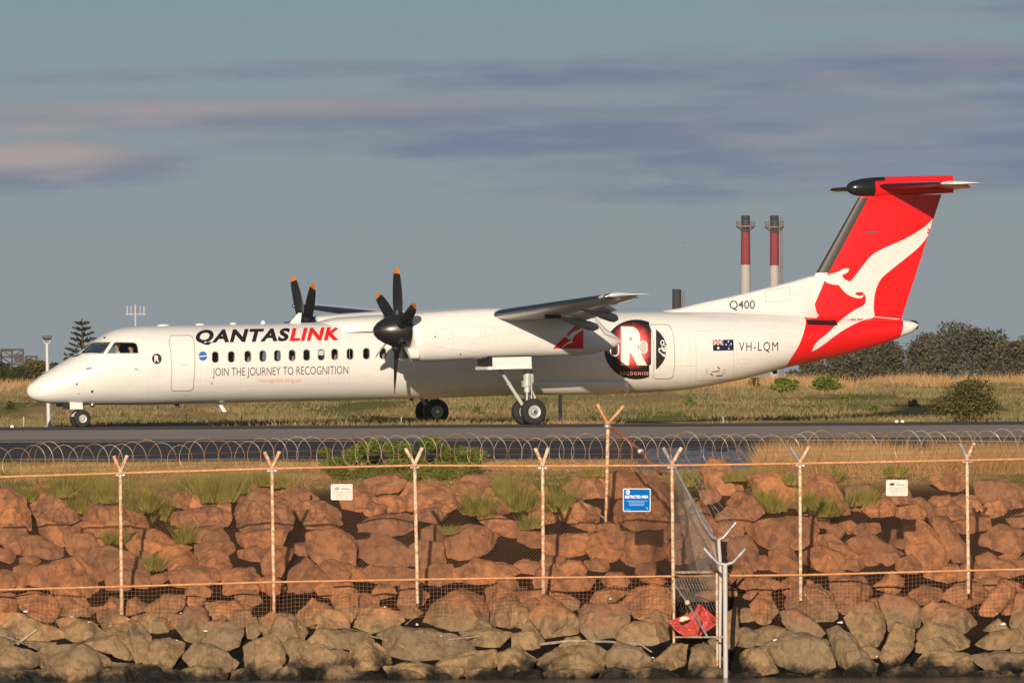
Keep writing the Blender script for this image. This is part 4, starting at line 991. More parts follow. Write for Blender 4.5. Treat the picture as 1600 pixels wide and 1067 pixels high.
# --- landing gear
GR = PMI @ Vector((0, 300, 0)); 
def ground_z(pl):     # local z of the runway surface under a local point
    w = PM @ pl; w.z = .016; return (PMI @ w).z
def wheel(parent, c, r, w, rimr, blades_=9):
    mb = MB(); mb.lathe(c, (0, 1, 0), [(-w*.32, rimr*.95), (-w*.46, rimr*1.05), (-w*.5, r*.78), (-w*.42, r*.93), (-w*.2, r*.995), (0, r), (w*.2, r*.995), (w*.42, r*.93), (w*.5, r*.78), (w*.46, rimr*1.05), (w*.32, rimr*.95)], 36)
    wh = mb.build('wheel', rubber, parent, True)
    mb = MB(); mb.lathe(c, (0, 1, 0), [(-w*.34, .01), (-w*.36, rimr*.18), (-w*.30, rimr*.22), (-w*.26, rimr*.70), (-w*.34, rimr*.80), (-w*.40, rimr*.98), (-w*.3, rimr*1.02), (w*.3, rimr*1.02), (w*.40, rimr*.98), (w*.26, rimr*.7), (w*.34, .01)], 30)
    for k in range(blades_):
        a = 2*math.pi*k/blades_; d = Vector((math.cos(a), 0, math.sin(a)))
        mb.box(c+d*rimr*.48+Vector((0, -w*.29, 0)), (rimr*.5, w*.06, rimr*.10), Matrix.Rotation(-a, 3, 'Y'))
    mb.sphere(c+Vector((0, -w*.36, 0)), (rimr*.2, .03, rimr*.2)); mb.build('rim', steel, wh, True)
    mb = MB()
    for k in range(blades_):
        a = 2*math.pi*(k+.5)/blades_; d = Vector((math.cos(a), 0, math.sin(a))); mb.lathe(c+d*rimr*.5+Vector((0, -w*.275, 0)), (0, -1, 0), [(0, rimr*.11), (w*.012, rimr*.10), (w*.013, .0)], 8)
    mb.build('rim_hole', blk, wh)
for s in (1, -1):
    ax = A(832.5, 645, -4.75); r = .43; axc = Vector((ax.x, -4.4*s, ground_z(Vector((ax.x, -4.4*s, 0)))+r-.012))
    tp_ = Vector((A(824, 577, -4.4).x, -4.4*s, A(824, 572, -4.4).z)); col = axc+Vector((-.06, 0, .12))
    mb = MB(); mid = lerp(tp_, col, .48); mb.tube([tp_, mid], .135, 14); mb.tube([mid, lerp(tp_, col, .62)], .10, 14); 
    leg = mb.build('main_gear_leg', steel, plane, True)
    mb = MB(); mb.tube([mid, col], .075, 14); mb.tube([axc+Vector((0, -.55, 0)), axc+Vector((0, .55, 0))], .06, 12); mb.box(col, (.16, .18, .22)); mb.build('oleo', chrome, leg, True)
    mb = MB(); mb.box(lerp(tp_, col, .42)+Vector((-.10, 0, 0)), (.14, .16, .2)); mb.box(lerp(tp_, col, .25)+Vector((.14, 0, 0)), (.10, .12, .42)); mb.tube([lerp(tp_, col, .5)+Vector((.12, 0, 0)), lerp(tp_, col, .75)+Vector((.28, 0, 0)), col+Vector((.08, 0, .05))], .03, 8); mb.tube([lerp(tp_, col, .05)+Vector((.12, -.1, 0)), lerp(tp_, col, .5)+Vector((.12, -.1, 0)), axc+Vector((.05, -.1, .2))], .015, 6); mb.build('torque_link', steel, leg)
    b0 = Vector((A(781, 577, -4.4).x, -4.4*s, A(781, 577, -4.4).z)); b1 = Vector((A(816, 630, -4.4).x, -4.4*s, A(816, 632, -4.4).z))
    mb = MB(); mb.tube([b0, lerp(b0, b1, .4)], .055, 10); mb.tube([lerp(b0, b1, .38), lerp(b0, b1, .43)], .075, 10); mb.tube([lerp(b0, b1, .42), b1], .062, 10); mb.tube([lerp(b0, b1, .74), lerp(b0, b1, .77)], .078, 10); mb.tube([b1-UP*.0, axc+Vector((-.1, 0, .1))], .05, 8)
    mb.build('drag_brace', steel, plane, True)
    for dy in (-.37, .37): wheel(plane, axc+Vector((0, dy*1.1, 0)), r, .26, .215, 12)
    # open gear doors hanging from the nacelle, and the dark bay
    q0, q1 = A(769, 558.5, -5.0), A(830, 576, -5.0)
    for dy in (-.62, .62):
        mb = MB(); x0, x1 = q0.x, q1.x; y0 = -4.4*s+dy
        mb.box(((x0+x1)/2, y0, (q0.z+q1.z)/2), (x1-x0, .04, q0.z-q1.z)); mb.box(((x0+x1)/2, y0-.03*(1 if dy > 0 else -1)*-1, q1.z+.03), (x1-x0, .05, .05)); mb.build('gear_door', white, plane)
    mb = MB(); e0 = A(757, 575, -4.4); mb.box(((e0.x+q0.x)/2+.15, -4.4*s, q1.z+.05), (.55, 1.1, .10)); mb.build('gear_door_lip', white, plane)
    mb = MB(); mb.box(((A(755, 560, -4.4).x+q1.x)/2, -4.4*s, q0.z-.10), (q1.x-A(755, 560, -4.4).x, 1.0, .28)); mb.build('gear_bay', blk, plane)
nx = A(128.5, 655.5, -.2); r = .285; nc = Vector((nx.x, 0, ground_z(Vector((nx.x, 0, 0)))+r-.008))
for dy in (-.2, .2): wheel(plane, nc+Vector((0, dy, 0)), r, .17, .135, 8)
nt_ = A(120, 632, 0); mb = MB(); mb.tube([Vector((nt_.x-.05, 0, nt_.z+.1)), nc+Vector((-.05, 0, .02))], .07, 12); mb.tube([nc+Vector((0, -.25, 0)), nc+Vector((0, .25, 0))], .04, 10); ng = mb.build('nose_gear_leg', steel, plane, True)
mb = MB(); mb.tube([nc+Vector((-.06, -.02, .28)), nc+Vector((-.28, -.02, .12)), nc+Vector((-.10, 0, .0))], .03, 8); mb.box(nc+Vector((-.2, 0, .1)), (.2, .12, .06)); mb.build('torque_link', steel, ng)
mb = MB(); mb.sphere(nc+Vector((-.25, -.12, .42)), (.07, .07, .07)); mb.sphere(nc+Vector((-.25, .12, .42)), (.07, .07, .07)); mb.build('taxi_light', chrome, ng, True)
a = A(109, 630.5, -.35); b_ = A(129, 637, -.35)
for sy in (-1, 1):
    mb = MB(); mb.box(((a.x+b_.x)/2, .35*sy, (a.z+b_.z)/2+.02), (b_.x-a.x, .03, (a.z-b_.z)+.12)); mb.build('nose_gear_door', white, plane)
mb = MB(); mb.box(((a.x+b_.x)/2-.1, 0, a.z-.02), (b_.x-a.x+.3, .6, .16)); mb.build('nose_gear_bay', blk, plane)

# --- people aboard
def person_mesh(name, shirt, skin, hair, scale=1.0, turn=0.0):
    """seated figure: pelvis at origin, facing -x (forward)"""
    J = {'pel': ((0, 0, 0), .15), 'spi': ((.02, 0, .25), .14), 'che': ((.03, 0, .45), .165), 'nec': ((.0, 0, .60), .06), 'hb': ((-.01, 0, .67), .07), 'hm': ((-.02, 0, .75), .095), 'ht': ((-.01, 0, .84), .075)}
    E = [('pel', 'spi'), ('spi', 'che'), ('che', 'nec'), ('nec', 'hb'), ('hb', 'hm'), ('hm', 'ht')]
    for s in (-1, 1):
        t = str(s)
        J['sh'+t] = ((.03, .19*s, .50), .07); J['el'+t] = ((-.02, .24*s, .24), .05); J['wr'+t] = ((-.25, .16*s, .12), .035); J['ha'+t] = ((-.34, .14*s, .11), .035)
        J['hp'+t] = ((-.02, .11*s, -.02), .10); J['kn'+t] = ((-.44, .13*s, .0), .075); J['an'+t] = ((-.46, .13*s, -.42), .05); J['to'+t] = ((-.60, .13*s, -.46), .04)
        E += [('che', 'sh'+t), ('sh'+t, 'el'+t), ('el'+t, 'wr'+t), ('wr'+t, 'ha'+t), ('pel', 'hp'+t), ('hp'+t, 'kn'+t), ('kn'+t, 'an'+t), ('an'+t, 'to'+t)]
    ks = list(J); me = bpy.data.meshes.new(name); me.from_pydata([Vector(J[k][0])*scale for k in ks], [(ks.index(a), ks.index(b_)) for a, b_ in E], [])
    o = bpy.data.objects.new(name, me); COL.objects.link(o); md = o.modifiers.new('s', 'SKIN'); o.modifiers.new('d', 'SUBSURF').levels = 2
    for i, k in enumerate(ks): me.skin_vertices[0].data[i].radius = (J[k][1]*scale,)*2
    me.skin_vertices[0].data[0].use_root = True
    dg = bpy.context.evaluated_depsgraph_get(); dg.update(); nm = bpy.data.meshes.new_from_object(o.evaluated_get(dg), depsgraph=dg); bpy.data.objects.remove(o, do_unlink=True)
    nm.name = name; nm.materials.clear()
    for m in (skin, shirt, MATS['trousers']): nm.materials.append(m)
    for p in nm.polygons:
        c = p.center/scale; p.use_smooth = True
        p.material_index = 0 if (c.z > .575 or (c.x < -.22 and c.z > .08 and c.z < .2)) else (1 if c.z > .06 else 2)
    # nose and ears pushed out of the head
    for v in nm.vertices:
        c = v.co/scale
        if c.z > .66 and c.x < -.09 and abs(c.y) < .02 and abs(c.z-.745) < .03: v.co.x -= .025*scale
        if abs(c.z-.75) < .03 and abs(c.y) > .08: v.co.y *= 1.12
    return nm
mat('trousers', (.02, .022, .03), .8); skin = mat('skin', (.50, .27, .18), .55); hairm = mat('dark_hair', (.03, .02, .015), .8); hairg = mat('grey_hair', (.30, .27, .24), .8)
def person(label, px, py, y, shirt, hair, grp=None, turn=0):
    hd = A(px, py, y); loc = hd-Vector((-.01, 0, .76))
    me = person_mesh('person', shirt, skin, hair); Mx = PM @ Matrix.Translation(loc) @ Matrix.Rotation(R(turn), 4, 'Z')
    o = bpy.data.objects.new('person', me); COL.objects.link(o); o.matrix_world = Mx; tag(o, label, 'person', grp)
    mb = MB(); V0 = len(mb.V); mb.sphere((0.012, 0, .785), (.108, .096, .088), 14, 9); mb.V = [v for v in mb.V]
    me2 = mkmesh('hair', mb.V, mb.F, hair, smooth=True)
    for v in me2.vertices:
        if v.co.x < -.06: v.co.x = -.06-(.0 if v.co.z < .82 else .02)
    h = link('hair', me2, o); 
    # seat under the figure, part of the aircraft
    sb = MB(); q = loc; sb.box(q+Vector((-.1, 0, -.14)), (.5, .44, .12)); sb.box(q+Vector((.24, 0, .2)), (.12, .44, .70)); sb.box(q+Vector((-.05, 0, -.30)), (.3, .3, .22)); sb.build('seat', MATS['seat_fabric'], plane)
mat('seat_fabric', (.03, .035, .05), .9)
wshirt = mat('white_shirt', (.75, .73, .68), .8); rshirt = mat('red_shirt', (.45, .06, .05), .8); bshirt = mat('pink_shirt', (.55, .25, .22), .8); tshirt = mat('cream_shirt', (.6, .52, .42), .8)
person('pilot in white shirt seated behind the cockpit side window', 182.5, 540.5, -.55, wshirt, hairm, turn=-8)
person('second crew member in red seated at the rear of the cockpit window', 205, 543.5, -.35, rshirt, hairm, turn=0)
for lab, px, sh, hr in [('passenger in cream top at the third cabin window from the front', 387, tshirt, hairg), ('passenger in pink top at the sixth cabin window from the front', 456.3, bshirt, hairm),
                    ('passenger in red top at the ninth cabin window from the front', 523, rshirt, hairg), ('passenger in pink top at the window just ahead of the propeller', 598, bshirt, hairg)]:
    person(lab, px, wy(px)-.5, -.60, sh, hr)
# ------------------------------------------------------------------ boulders of the sea wall
BO = """55,757 75,751 95,753 98,765 92,775 60,775 50,768
-14,762 15,760 28,772 40,778 10,784 -14,782
-14,782 38,778 46,800 50,830 25,830 -14,832
47,790 70,775 95,770 104,780 112,795 122,812 108,820 85,828 60,812 50,800
56,808 85,828 108,820 98,836 110,850 90,854 62,832
98,828 122,818 126,828 120,865 105,855 98,840
18,850 25,838 60,838 75,848 100,857 98,868 88,874 60,871 30,866
-14,832 26,831 15,848 -14,852
-14,855 15,857 27,868 22,882 5,876 -14,872
28,872 50,868 68,876 50,887 30,884
130,800 135,790 150,785 190,790 215,800 238,815 230,828 205,832 160,838 140,825 130,815
170,755 190,757 197,775 185,785 165,775
225,772 240,768 290,768 308,775 300,795 270,790 230,785
260,805 280,798 340,788 358,788 362,810 352,822 300,828 270,820
270,828 352,822 345,838 320,850 290,845
365,780 400,772 450,785 462,800 455,830 400,833 368,830
195,850 215,832 240,825 250,838 275,845 270,855 240,862 215,875 198,865
120,870 140,855 170,853 215,870 225,885 200,900 170,905 125,890
35,905 60,885 120,870 170,905 150,925 60,925
-14,888 12,891 30,897 35,905 10,922 -14,922
245,870 258,853 280,850 300,855 285,872 262,890 250,885
300,850 330,845 360,845 370,860 345,877 305,872
265,900 280,885 310,883 340,890 345,905 320,917 270,917
235,900 262,893 275,888 262,907 240,917
345,890 395,887 410,908 400,930 350,927
75,902 110,895 155,910 158,930 110,937 80,927
400,750 420,753 425,770 405,780 392,766
425,770 450,760 480,765 500,780 470,785 440,782
368,832 430,833 452,822 440,855 400,860 372,850
462,790 480,782 510,785 530,800 537,820 525,828 485,830 468,812
555,758 590,745 620,740 640,755 620,768 585,772
530,770 560,762 585,775 585,790 560,800 535,795
585,777 610,772 625,777 640,790 642,800 600,800 585,795
625,775 640,755 680,755 730,775 735,785 700,800 650,805 630,795
600,803 650,803 665,812 640,830 600,840 560,835 558,820
555,832 600,833 625,850 658,868 640,885 600,888 560,870
478,835 500,828 535,830 555,850 555,885 530,900 500,885 475,855
405,862 430,852 460,860 450,880 440,900 410,900
452,892 480,870 500,888 515,905 510,930 450,925
700,830 730,820 760,825 780,840 765,860 730,878 700,870 695,850
665,845 690,850 698,880 670,892 642,882 640,852
690,902 740,875 790,880 810,895 780,910 720,914
545,905 580,885 630,887 660,892 655,912 600,917
700,762 730,742 760,742 790,755 780,770 740,772
750,772 780,775 800,795 790,805 760,800
740,805 780,805 810,815 830,835 800,840 760,825
875,762 900,747 930,747 950,760 945,777 900,780
905,745 980,735 1010,745 1048,757 1000,772 960,777 945,765
870,792 905,785 940,795 935,815 900,822 875,812
800,817 850,815 852,835 820,842 800,835
850,837 900,837 945,832 940,860 900,872 855,867
920,837 945,827 965,837 972,860 960,880 930,882 915,860
960,777 1045,785 1045,825 1000,830 960,815
960,832 1000,830 1046,830 1040,872 990,887 965,867
1060,787 1090,780 1110,800 1125,840 1100,852 1065,832
1095,735 1110,717 1130,720 1155,745 1165,770 1140,775 1105,770
1130,785 1150,767 1180,777 1195,800 1175,815 1145,810
1170,745 1200,738 1235,745 1250,770 1230,790 1200,795 1180,775
1155,822 1200,810 1275,808 1280,830 1250,860 1200,858 1160,842
1140,842 1170,837 1185,860 1180,890 1150,895 1135,872
1262,748 1300,745 1315,770 1325,800 1290,808 1265,790
1320,762 1360,757 1370,775 1350,800 1325,795
1355,782 1385,775 1400,790 1395,810 1360,808 1345,795
1420,780 1440,778 1475,800 1480,808 1440,808 1418,795
1455,742 1500,738 1515,755 1500,770 1470,765 1450,752
1480,782 1500,772 1530,777 1535,795 1510,805 1485,800
1520,755 1570,750 1600,758 1614,790 1570,795 1530,785
1490,815 1520,802 1545,805 1550,825 1510,835 1480,825
1450,810 1480,807 1500,840 1520,870 1495,885 1470,845
1412,815 1440,812 1470,840 1485,870 1478,890 1440,888 1415,860
1320,848 1355,830 1390,850 1412,865 1385,882 1350,870 1325,858
1325,832 1345,817 1375,818 1380,830 1350,838
1255,862 1280,850 1330,870 1325,895 1260,895 1250,880
1295,847 1320,850 1345,870 1335,885 1300,865
1200,862 1235,857 1250,880 1245,897 1205,897
1290,820 1310,818 1322,830 1310,845 1292,840
1395,895 1400,875 1425,865 1440,880 1440,897
1535,837 1560,820 1595,825 1614,845 1590,870 1555,860 1530,850
1525,870 1545,862 1575,880 1570,897 1530,897
1580,875 1614,865 1614,897 1580,897
1570,810 1614,795 1614,822 1585,825
-14,925 25,928 32,955 0,962 -14,957
25,932 45,925 80,930 100,945 80,975 50,965 32,950
75,932 130,930 140,945 120,965 90,960 82,945
-14,962 20,957 75,975 100,987 98,1000 60,1002 -14,994
85,967 115,965 150,975 160,990 120,1003 103,1000 98,985
130,1005 160,985 200,972 205,1010 210,1033 185,1028 150,1015
145,948 165,948 200,965 245,987 225,990 160,985
200,972 215,970 235,990 238,1010 225,1035 212,1033 203,1000
55,1020 80,1008 130,1005 165,1025 178,1045 150,1062 90,1062 65,1045
-14,1005 25,1010 55,1020 60,1040 20,1045 5,1058 -14,1060
30,1000 60,1000 88,1003 85,1010 50,1014
245,940 255,930 290,930 285,950 260,965 235,965 225,950
275,980 290,950 310,945 325,955 325,985 310,1003 290,1000
225,1035 240,1000 265,997 290,1005 285,1020 265,1045 230,1045
285,1027 305,1003 350,1015 372,1035 360,1055 320,1054 300,1045
320,975 345,970 380,977 375,1010 350,1015 325,1000
380,1010 400,997 420,1000 420,1050 385,1050
175,1035 240,1040 275,1052 270,1072 180,1072
5,1058 25,1045 55,1047 60,1072 0,1072
320,942 370,937 400,947 395,965 330,968
385,967 400,965 412,985 395,1000 378,990
400,965 430,958 455,962 482,985 475,1000 445,1020 430,1005 410,990
460,962 490,937 510,945 545,965 545,980 500,985 470,975
515,935 525,910 545,907 560,925 560,950 545,975 530,960
400,1003 425,992 440,1003 448,1020 440,1045 415,1065 400,1060
485,997 500,980 540,983 580,990 590,1005 560,1015 520,1012 505,1005
468,1022 480,1007 505,1007 525,1025 520,1040 500,1045 475,1037
535,1040 550,1015 575,998 600,1015 615,1035 590,1045 550,1048
420,1047 440,1045 470,1030 500,1045 480,1062 430,1062
550,980 565,950 590,948 620,955 632,970 605,985 580,988
625,925 630,908 645,910 672,930 660,945 630,955 620,945
660,970 675,945 720,922 755,932 762,960 765,978 720,985 670,983
755,917 775,912 800,925 830,960 800,980 767,975 758,940
590,992 625,977 670,985 700,990 740,1000 745,1020 690,1028 640,1033 610,1023
690,1030 740,1017 772,1017 780,1040 740,1055 700,1050 680,1040
720,988 770,980 800,990 780,1010 745,1013
775,1020 810,1010 838,1030 820,1060 780,1057
510,1048 560,1048 600,1055 590,1072 510,1072
600,1042 650,1034 690,1045 690,1072 610,1072
828,960 850,932 875,940 900,965 905,985 890,1000 855,1000 835,975
900,952 915,943 960,945 985,955 980,975 955,998 920,997 905,977
965,945 985,925 1020,912 1045,920 1050,940 1050,965 1020,970 990,965
961,995 975,977 1010,967 1050,977 1045,1000 1010,1010 980,1005
835,1030 870,1012 920,1005 945,1017 945,1045 900,1060 855,1050
948,1020 965,1004 1000,1012 1018,1030 1010,1050 970,1060 950,1050
1022,1030 1050,1007 1075,1007 1070,1040 1040,1050 1022,1050
800,992 830,982 855,1000 840,1015 800,1012
800,942 825,945 830,975 810,985 800,975
1080,1012 1100,1003 1120,1020 1115,1050 1075,1050
1155,1022 1175,1012 1200,1012 1215,1050 1160,1055
1130,962 1150,950 1157,990 1145,1017 1128,1000
1170,942 1185,925 1205,930 1215,955 1200,978 1180,970
1172,987 1200,977 1228,982 1225,1005 1180,1010
1225,935 1240,918 1280,915 1300,930 1308,965 1290,975 1250,965 1225,950
1295,912 1320,900 1350,905 1368,930 1345,940 1320,960 1305,945
1365,915 1395,892 1412,905 1412,918 1400,930 1370,920
1320,965 1340,944 1365,942 1380,960 1385,985 1365,1015 1345,1005 1330,985
1370,937 1385,927 1430,935 1440,960 1435,985 1390,985 1380,960
1220,957 1240,950 1270,967 1290,988 1270,1000 1235,985 1220,970
1200,1007 1230,987 1265,992 1293,1002 1303,1040 1260,1055 1215,1040 1200,1020
1292,985 1310,978 1330,990 1345,1010 1370,1040 1315,1045 1300,1010
1375,1025 1390,990 1400,972 1430,985 1428,1010 1410,1035 1385,1042
1440,952 1460,942 1500,945 1530,970 1530,990 1480,985 1445,975
1470,932 1490,914 1520,905 1545,925 1530,942 1500,950
1530,957 1545,927 1570,905 1595,915 1580,945 1550,965 1535,965
1582,950 1592,920 1614,925 1614,980 1592,1000 1577,975
1430,992 1450,972 1490,980 1515,1000 1510,1015 1480,1018 1440,1007
1520,1007 1550,987 1590,982 1600,1005 1570,1015 1530,1015
1428,1040 1445,1020 1480,1014 1520,1025 1540,1045 1500,1055 1440,1055
1510,1027 1560,1017 1600,1022 1614,1050 1560,1060 1540,1047
1385,1047 1420,1037 1435,1055 1400,1066
1420,927 1440,915 1470,920 1475,935 1445,945 1425,940
1150,902 1200,902 1225,915 1200,927 1150,922
868,908 900,897 930,905 920,922 880,927
1560,965 1580,985 1560,990 1535,985
1000,905 1035,900 1048,912 1020,915
930,925 960,915 985,922 960,942 920,942"""
ROCKS = [[tuple(map(float, q.split(','))) for q in l.split()] for l in BO.split('\n')]
def inside(x, y, poly, grow=0):
    c = False; n = len(poly)
    for i in range(n):
        x1, y1 = poly[i]; x2, y2 = poly[i-1]
        if (y1 > y) != (y2 > y) and x < (x2-x1)*(y-y1)/(y2-y1)+x1: c = not c
    return c
rnd = random.Random(11)
def rock_material():
    m = bpy.data.materials.new('weathered_stone'); m.use_nodes = True; nt = m.node_tree; p = nt.nodes['Principled BSDF']; b = NB(nt)
    gi = nt.nodes.new('ShaderNodeNewGeometry'); oi = nt.nodes.new('ShaderNodeObjectInfo'); pos = gi.outputs['Position']; g = b.sep(pos)
    n1 = b.noise(pos, 1.3, 5, .6); n2 = b.noise(pos, 9, 6, .7); n3 = b.noise(pos, 3.0, 6, .65, .8)
    rnd_ = oi.outputs['Random']
    rust = b.mix(rnd_, (.56, .225, .088), (.33, .155, .08)); rust = b.mix(b.smooth(n3, .42, .66), rust, (.22, .10, .055))
    tan = b.mix(rnd_, (.36, .235, .115), (.23, .17, .10)); tan = b.mix(b.smooth(n3, .45, .7), tan, (.15, .10, .055))
    z = b.m('ADD', g[2], b.m('MULTIPLY', b.m('SUBTRACT', n1, .5), 1.7))
    c = b.mix(b.smooth(z, -3.3, -2.7), tan, rust)
    c = b.mix(b.m('MULTIPLY', b.smooth(n2, .35, .75), .5), c, (.085, .045, .03)); st = b.noise(b.comb(b.m('MULTIPLY', g[0], 5), g[1], b.m('MULTIPLY', g[2], 1.2)), 1.0, 5, .65); c = b.mix(b.m('MULTIPLY', b.smooth(st, .52, .7), .35), c, (.10, .06, .045))
    c = b.mix(b.m('MULTIPLY', b.smooth(b.noise(pos, 2.1, 3, .5), .55, .75), .30), c, (.36, .21, .12))
    # wet and weed-dark towards the tide line
    wz = b.m('ADD', g[2], b.m('MULTIPLY', b.m('SUBTRACT', b.noise(pos, 1.2, 5, .65), .5), 1.3)); wet = b.smooth(b.m('MULTIPLY', wz, -1), 3.78, 4.08)
    c = b.mix(wet, c, (.012, .011, .008)); nt.links.new(c, p.inputs['Base Color'])
    nt.links.new(b.m('SUBTRACT', .92, b.m('MULTIPLY', wet, .45)), p.inputs['Roughness']); p.inputs['Specular IOR Level'].default_value = .2
    bn = nt.nodes.new('ShaderNodeBump'); bn.inputs['Strength'].default_value = .75; bn.inputs['Distance'].default_value = .035
    vo = nt.nodes.new('ShaderNodeTexVoronoi'); vo.feature = 'DISTANCE_TO_EDGE'; vo.inputs['Scale'].default_value = 2.4; nt.links.new(pos, vo.inputs['Vector'])
    crk = b.m('MULTIPLY', b.smooth(vo.outputs[0], 0.0, .025), .14)
    nt.links.new(b.m('ADD', b.m('ADD', n2, b.m('MULTIPLY', b.noise(pos, 40, 4, .7), .35)), crk), bn.inputs['Height']); nt.links.new(bn.outputs[0], p.inputs['Normal'])
    return m
stone = rock_material()
def slope_pt(px, py): return hit_ground(px, py, 0, 150, 190)
def rock_mesh(poly, dep_k=.38, back=0.0, bulge=.5, seed=0, off=0.0):
    rn = random.Random(seed); cx = sum(p[0] for p in poly)/len(poly); cy = sum(p[1] for p in poly)/len(poly)
    yb = min(max(p[1] for p in poly), 1085); C = slope_pt(cx, yb)
    if C is None: C = P(cx, cy, 179)
    sc = C.y/F; hz = math.sqrt((max(p[0] for p in poly)-min(p[0] for p in poly))*(yb-min(p[1] for p in poly)))*sc; Dc = C.y+off+(yb-cy)*sc*.75
    if cy < 912: Dc = max(Dc, 172.25+.42*hz)
    w = (max(p[0] for p in poly)-min(p[0] for p in poly))*sc; h = (max(p[1] for p in poly)-min(p[1] for p in poly))*sc
    sz = math.sqrt(w*h); pts = []; gk = .945; poly = [(cx+(x-cx)*1.13*gk, cy+(y-cy)*1.16*gk) for x, y in poly]
    def dep(py): return Dc-(py-cy)*sc*.75
    for (x, y) in poly:
        pts.append(P(x, y, dep(y)+rn.uniform(-.05, .05)*sz-(.12*sz if y > cy else 0))); pts.append(P(x*.97+cx*.03, y*.97+cy*.03, dep(y)+.28*sz))
    # front facets: a few broad planes
    k = rn.choice((3, 4, 4, 5)); ph = rn.uniform(0, 6.28)
    for i in range(len(poly)):
        x, y = poly[i]; f = rn.uniform(.70, .93); lo_ = max(0, (y-cy)/(h/sc*.5)); f = f*(1-lo_)+.97*lo_; pts.append(P(cx+(x-cx)*f, cy+(y-cy)*f, dep(cy+(y-cy)*f)-bulge*sz*rn.uniform(.32, .50)*(1-.15*lo_)))
    for i in range(k):
        a = ph+6.28*i/k; f = rn.uniform(.15, .42); x = cx+math.cos(a)*f*w/sc*.5; y = cy+math.sin(a)*f*h/sc*.5; pts.append(P(x, y, dep(y)-bulge*sz*rn.uniform(.55, 1.15)))
    for i in range(len(poly)):
        x, y = poly[i]; pts.append(P(cx+(x-cx)*.75, cy+(y-cy)*.75, dep(y)+.62*sz))
    base = Vector((C.x, Dc, min(q.z for q in pts)))
    bm = bmesh.new()
    for q in pts: bm.verts.new(q-base)
    bmesh.ops.convex_hull(bm, input=bm.verts[:]); 
    for v in [v for v in bm.verts if not v.link_faces]: bm.verts.remove(v)
    ext = max((v.co.length for v in bm.verts), default=1)
    cen = sum((v.co for v in bm.verts), Vector())/len(bm.verts)
    for _ in range(rn.choice((5, 6, 7, 8))):
        nn = Vector((rn.uniform(-1, 1), -rn.uniform(.45, 1.3), rn.uniform(-.15, 1))).normalized(); mx_ = max((v.co-cen).dot(nn) for v in bm.verts)
        r_ = bmesh.ops.bisect_plane(bm, geom=bm.verts[:]+bm.edges[:]+bm.faces[:], plane_co=cen+nn*mx_*rn.uniform(.56, .84), plane_no=nn, clear_outer=True)
        ed = [e for e in r_['geom_cut'] if isinstance(e, bmesh.types.BMEdge)]
        if ed: bmesh.ops.contextual_create(bm, geom=ed)
    bmesh.ops.dissolve_limit(bm, angle_limit=R(9), verts=bm.verts[:], edges=bm.edges[:])
    bmesh.ops.triangulate(bm, faces=bm.faces[:])
    for _ in range(5):
        L = [e for e in bm.edges if e.calc_length() > .072*(1 if sz < 1 else sz)]
        if not L or len(bm.verts) > 1500: break
        bmesh.ops.subdivide_edges(bm, edges=L, cuts=1); bmesh.ops.triangulate(bm, faces=[f for f in bm.faces if len(f.verts) > 3])
    for _ in range(1): bmesh.ops.smooth_vert(bm, verts=bm.verts[:], factor=.22, use_axis_x=True, use_axis_y=True, use_axis_z=True)
    bm.normal_update()
    for v in bm.verts:
        q = v.co+base; a = noise.fractal(q*1.6/max(sz, .4), 1.0, 2.0, 4)*.036*sz; c = noise.noise(q*7)*.010; r_ = abs(noise.noise(q*3.1+Vector((7, 1, 3)))); a -= .03*sz*max(0, 1-r_*9)
        vd = noise.voronoi(q*(2.1/max(sz, .45))+Vector((seed*.37, 0, 0)))[0]; a += (min(vd[1]-vd[0], .5)-.2)*.085*sz
        v.co += v.normal*(a+c)
    me = bpy.data.meshes.new('boulder'); bm.to_mesh(me); bm.free(); me.materials.append(stone)
    me.polygons.foreach_set('use_smooth', [True]*len(me.polygons)); me.set_sharp_from_angle(angle=R(27))
    return me, base, sz
# gap fillers: smaller stones seen between and behind the big ones
fill = []
tries = 0
while len(fill) < 134 and tries < 14000:
    tries += 1; x = rnd.uniform(-5, 1605); y = 765+rnd.random()*285
    if any(inside(x, y, p) for p in ROCKS): continue
    if any((x-a)**2+((y-b_)*1.2)**2 < 19**2 for a, b_ in fill): continue
    fill.append((x, y))
POSTX = [188, 425, 648, 848, 1050, 1250, 1512]
ORD = ['first', 'second', 'third', 'fourth', 'fifth', 'sixth', 'seventh', 'eighth', 'ninth', 'tenth', 'eleventh', 'twelfth', 'thirteenth', 'fourteenth', 'fifteenth', 'sixteenth']
BAY = ['left of first post', 'between first and second posts', 'between second and third posts', 'between third and fourth posts', 'between fourth and corner posts', 'between corner and sixth posts', 'between sixth and seventh posts', 'right of last post']
ROW = [(785, 'top row'), (825, 'second row'), (868, 'middle row'), (912, 'bottom-rail row'), (955, 'below-fence row'), (1003, 'lower tan row'), (1100, 'waterline row')]
for i in range(26):
    x = -10+i*65+rnd.uniform(-12, 12); y = 1058+rnd.uniform(-5, 8); w_ = rnd.uniform(30, 48); ROCKS.append([(x+w_*math.cos(6.28*k/7)*rnd.uniform(.8, 1.1), y+w_*.42*math.sin(6.28*k/7)*rnd.uniform(.8, 1.1)) for k in range(7)])
items = [(p, 0) for p in ROCKS]
for (x, y) in fill:
    r1 = rnd.uniform(19, 30); r2 = r1*rnd.uniform(.6, .85); n = rnd.choice((5, 6, 7)); a0 = rnd.uniform(0, 6.28)
    items.append(([(x+r1*math.cos(a0+6.28*i/n)*rnd.uniform(.8, 1.1), y+r2*math.sin(a0+6.28*i/n)*rnd.uniform(.8, 1.1)) for i in range(n)], 1))
cells = {}
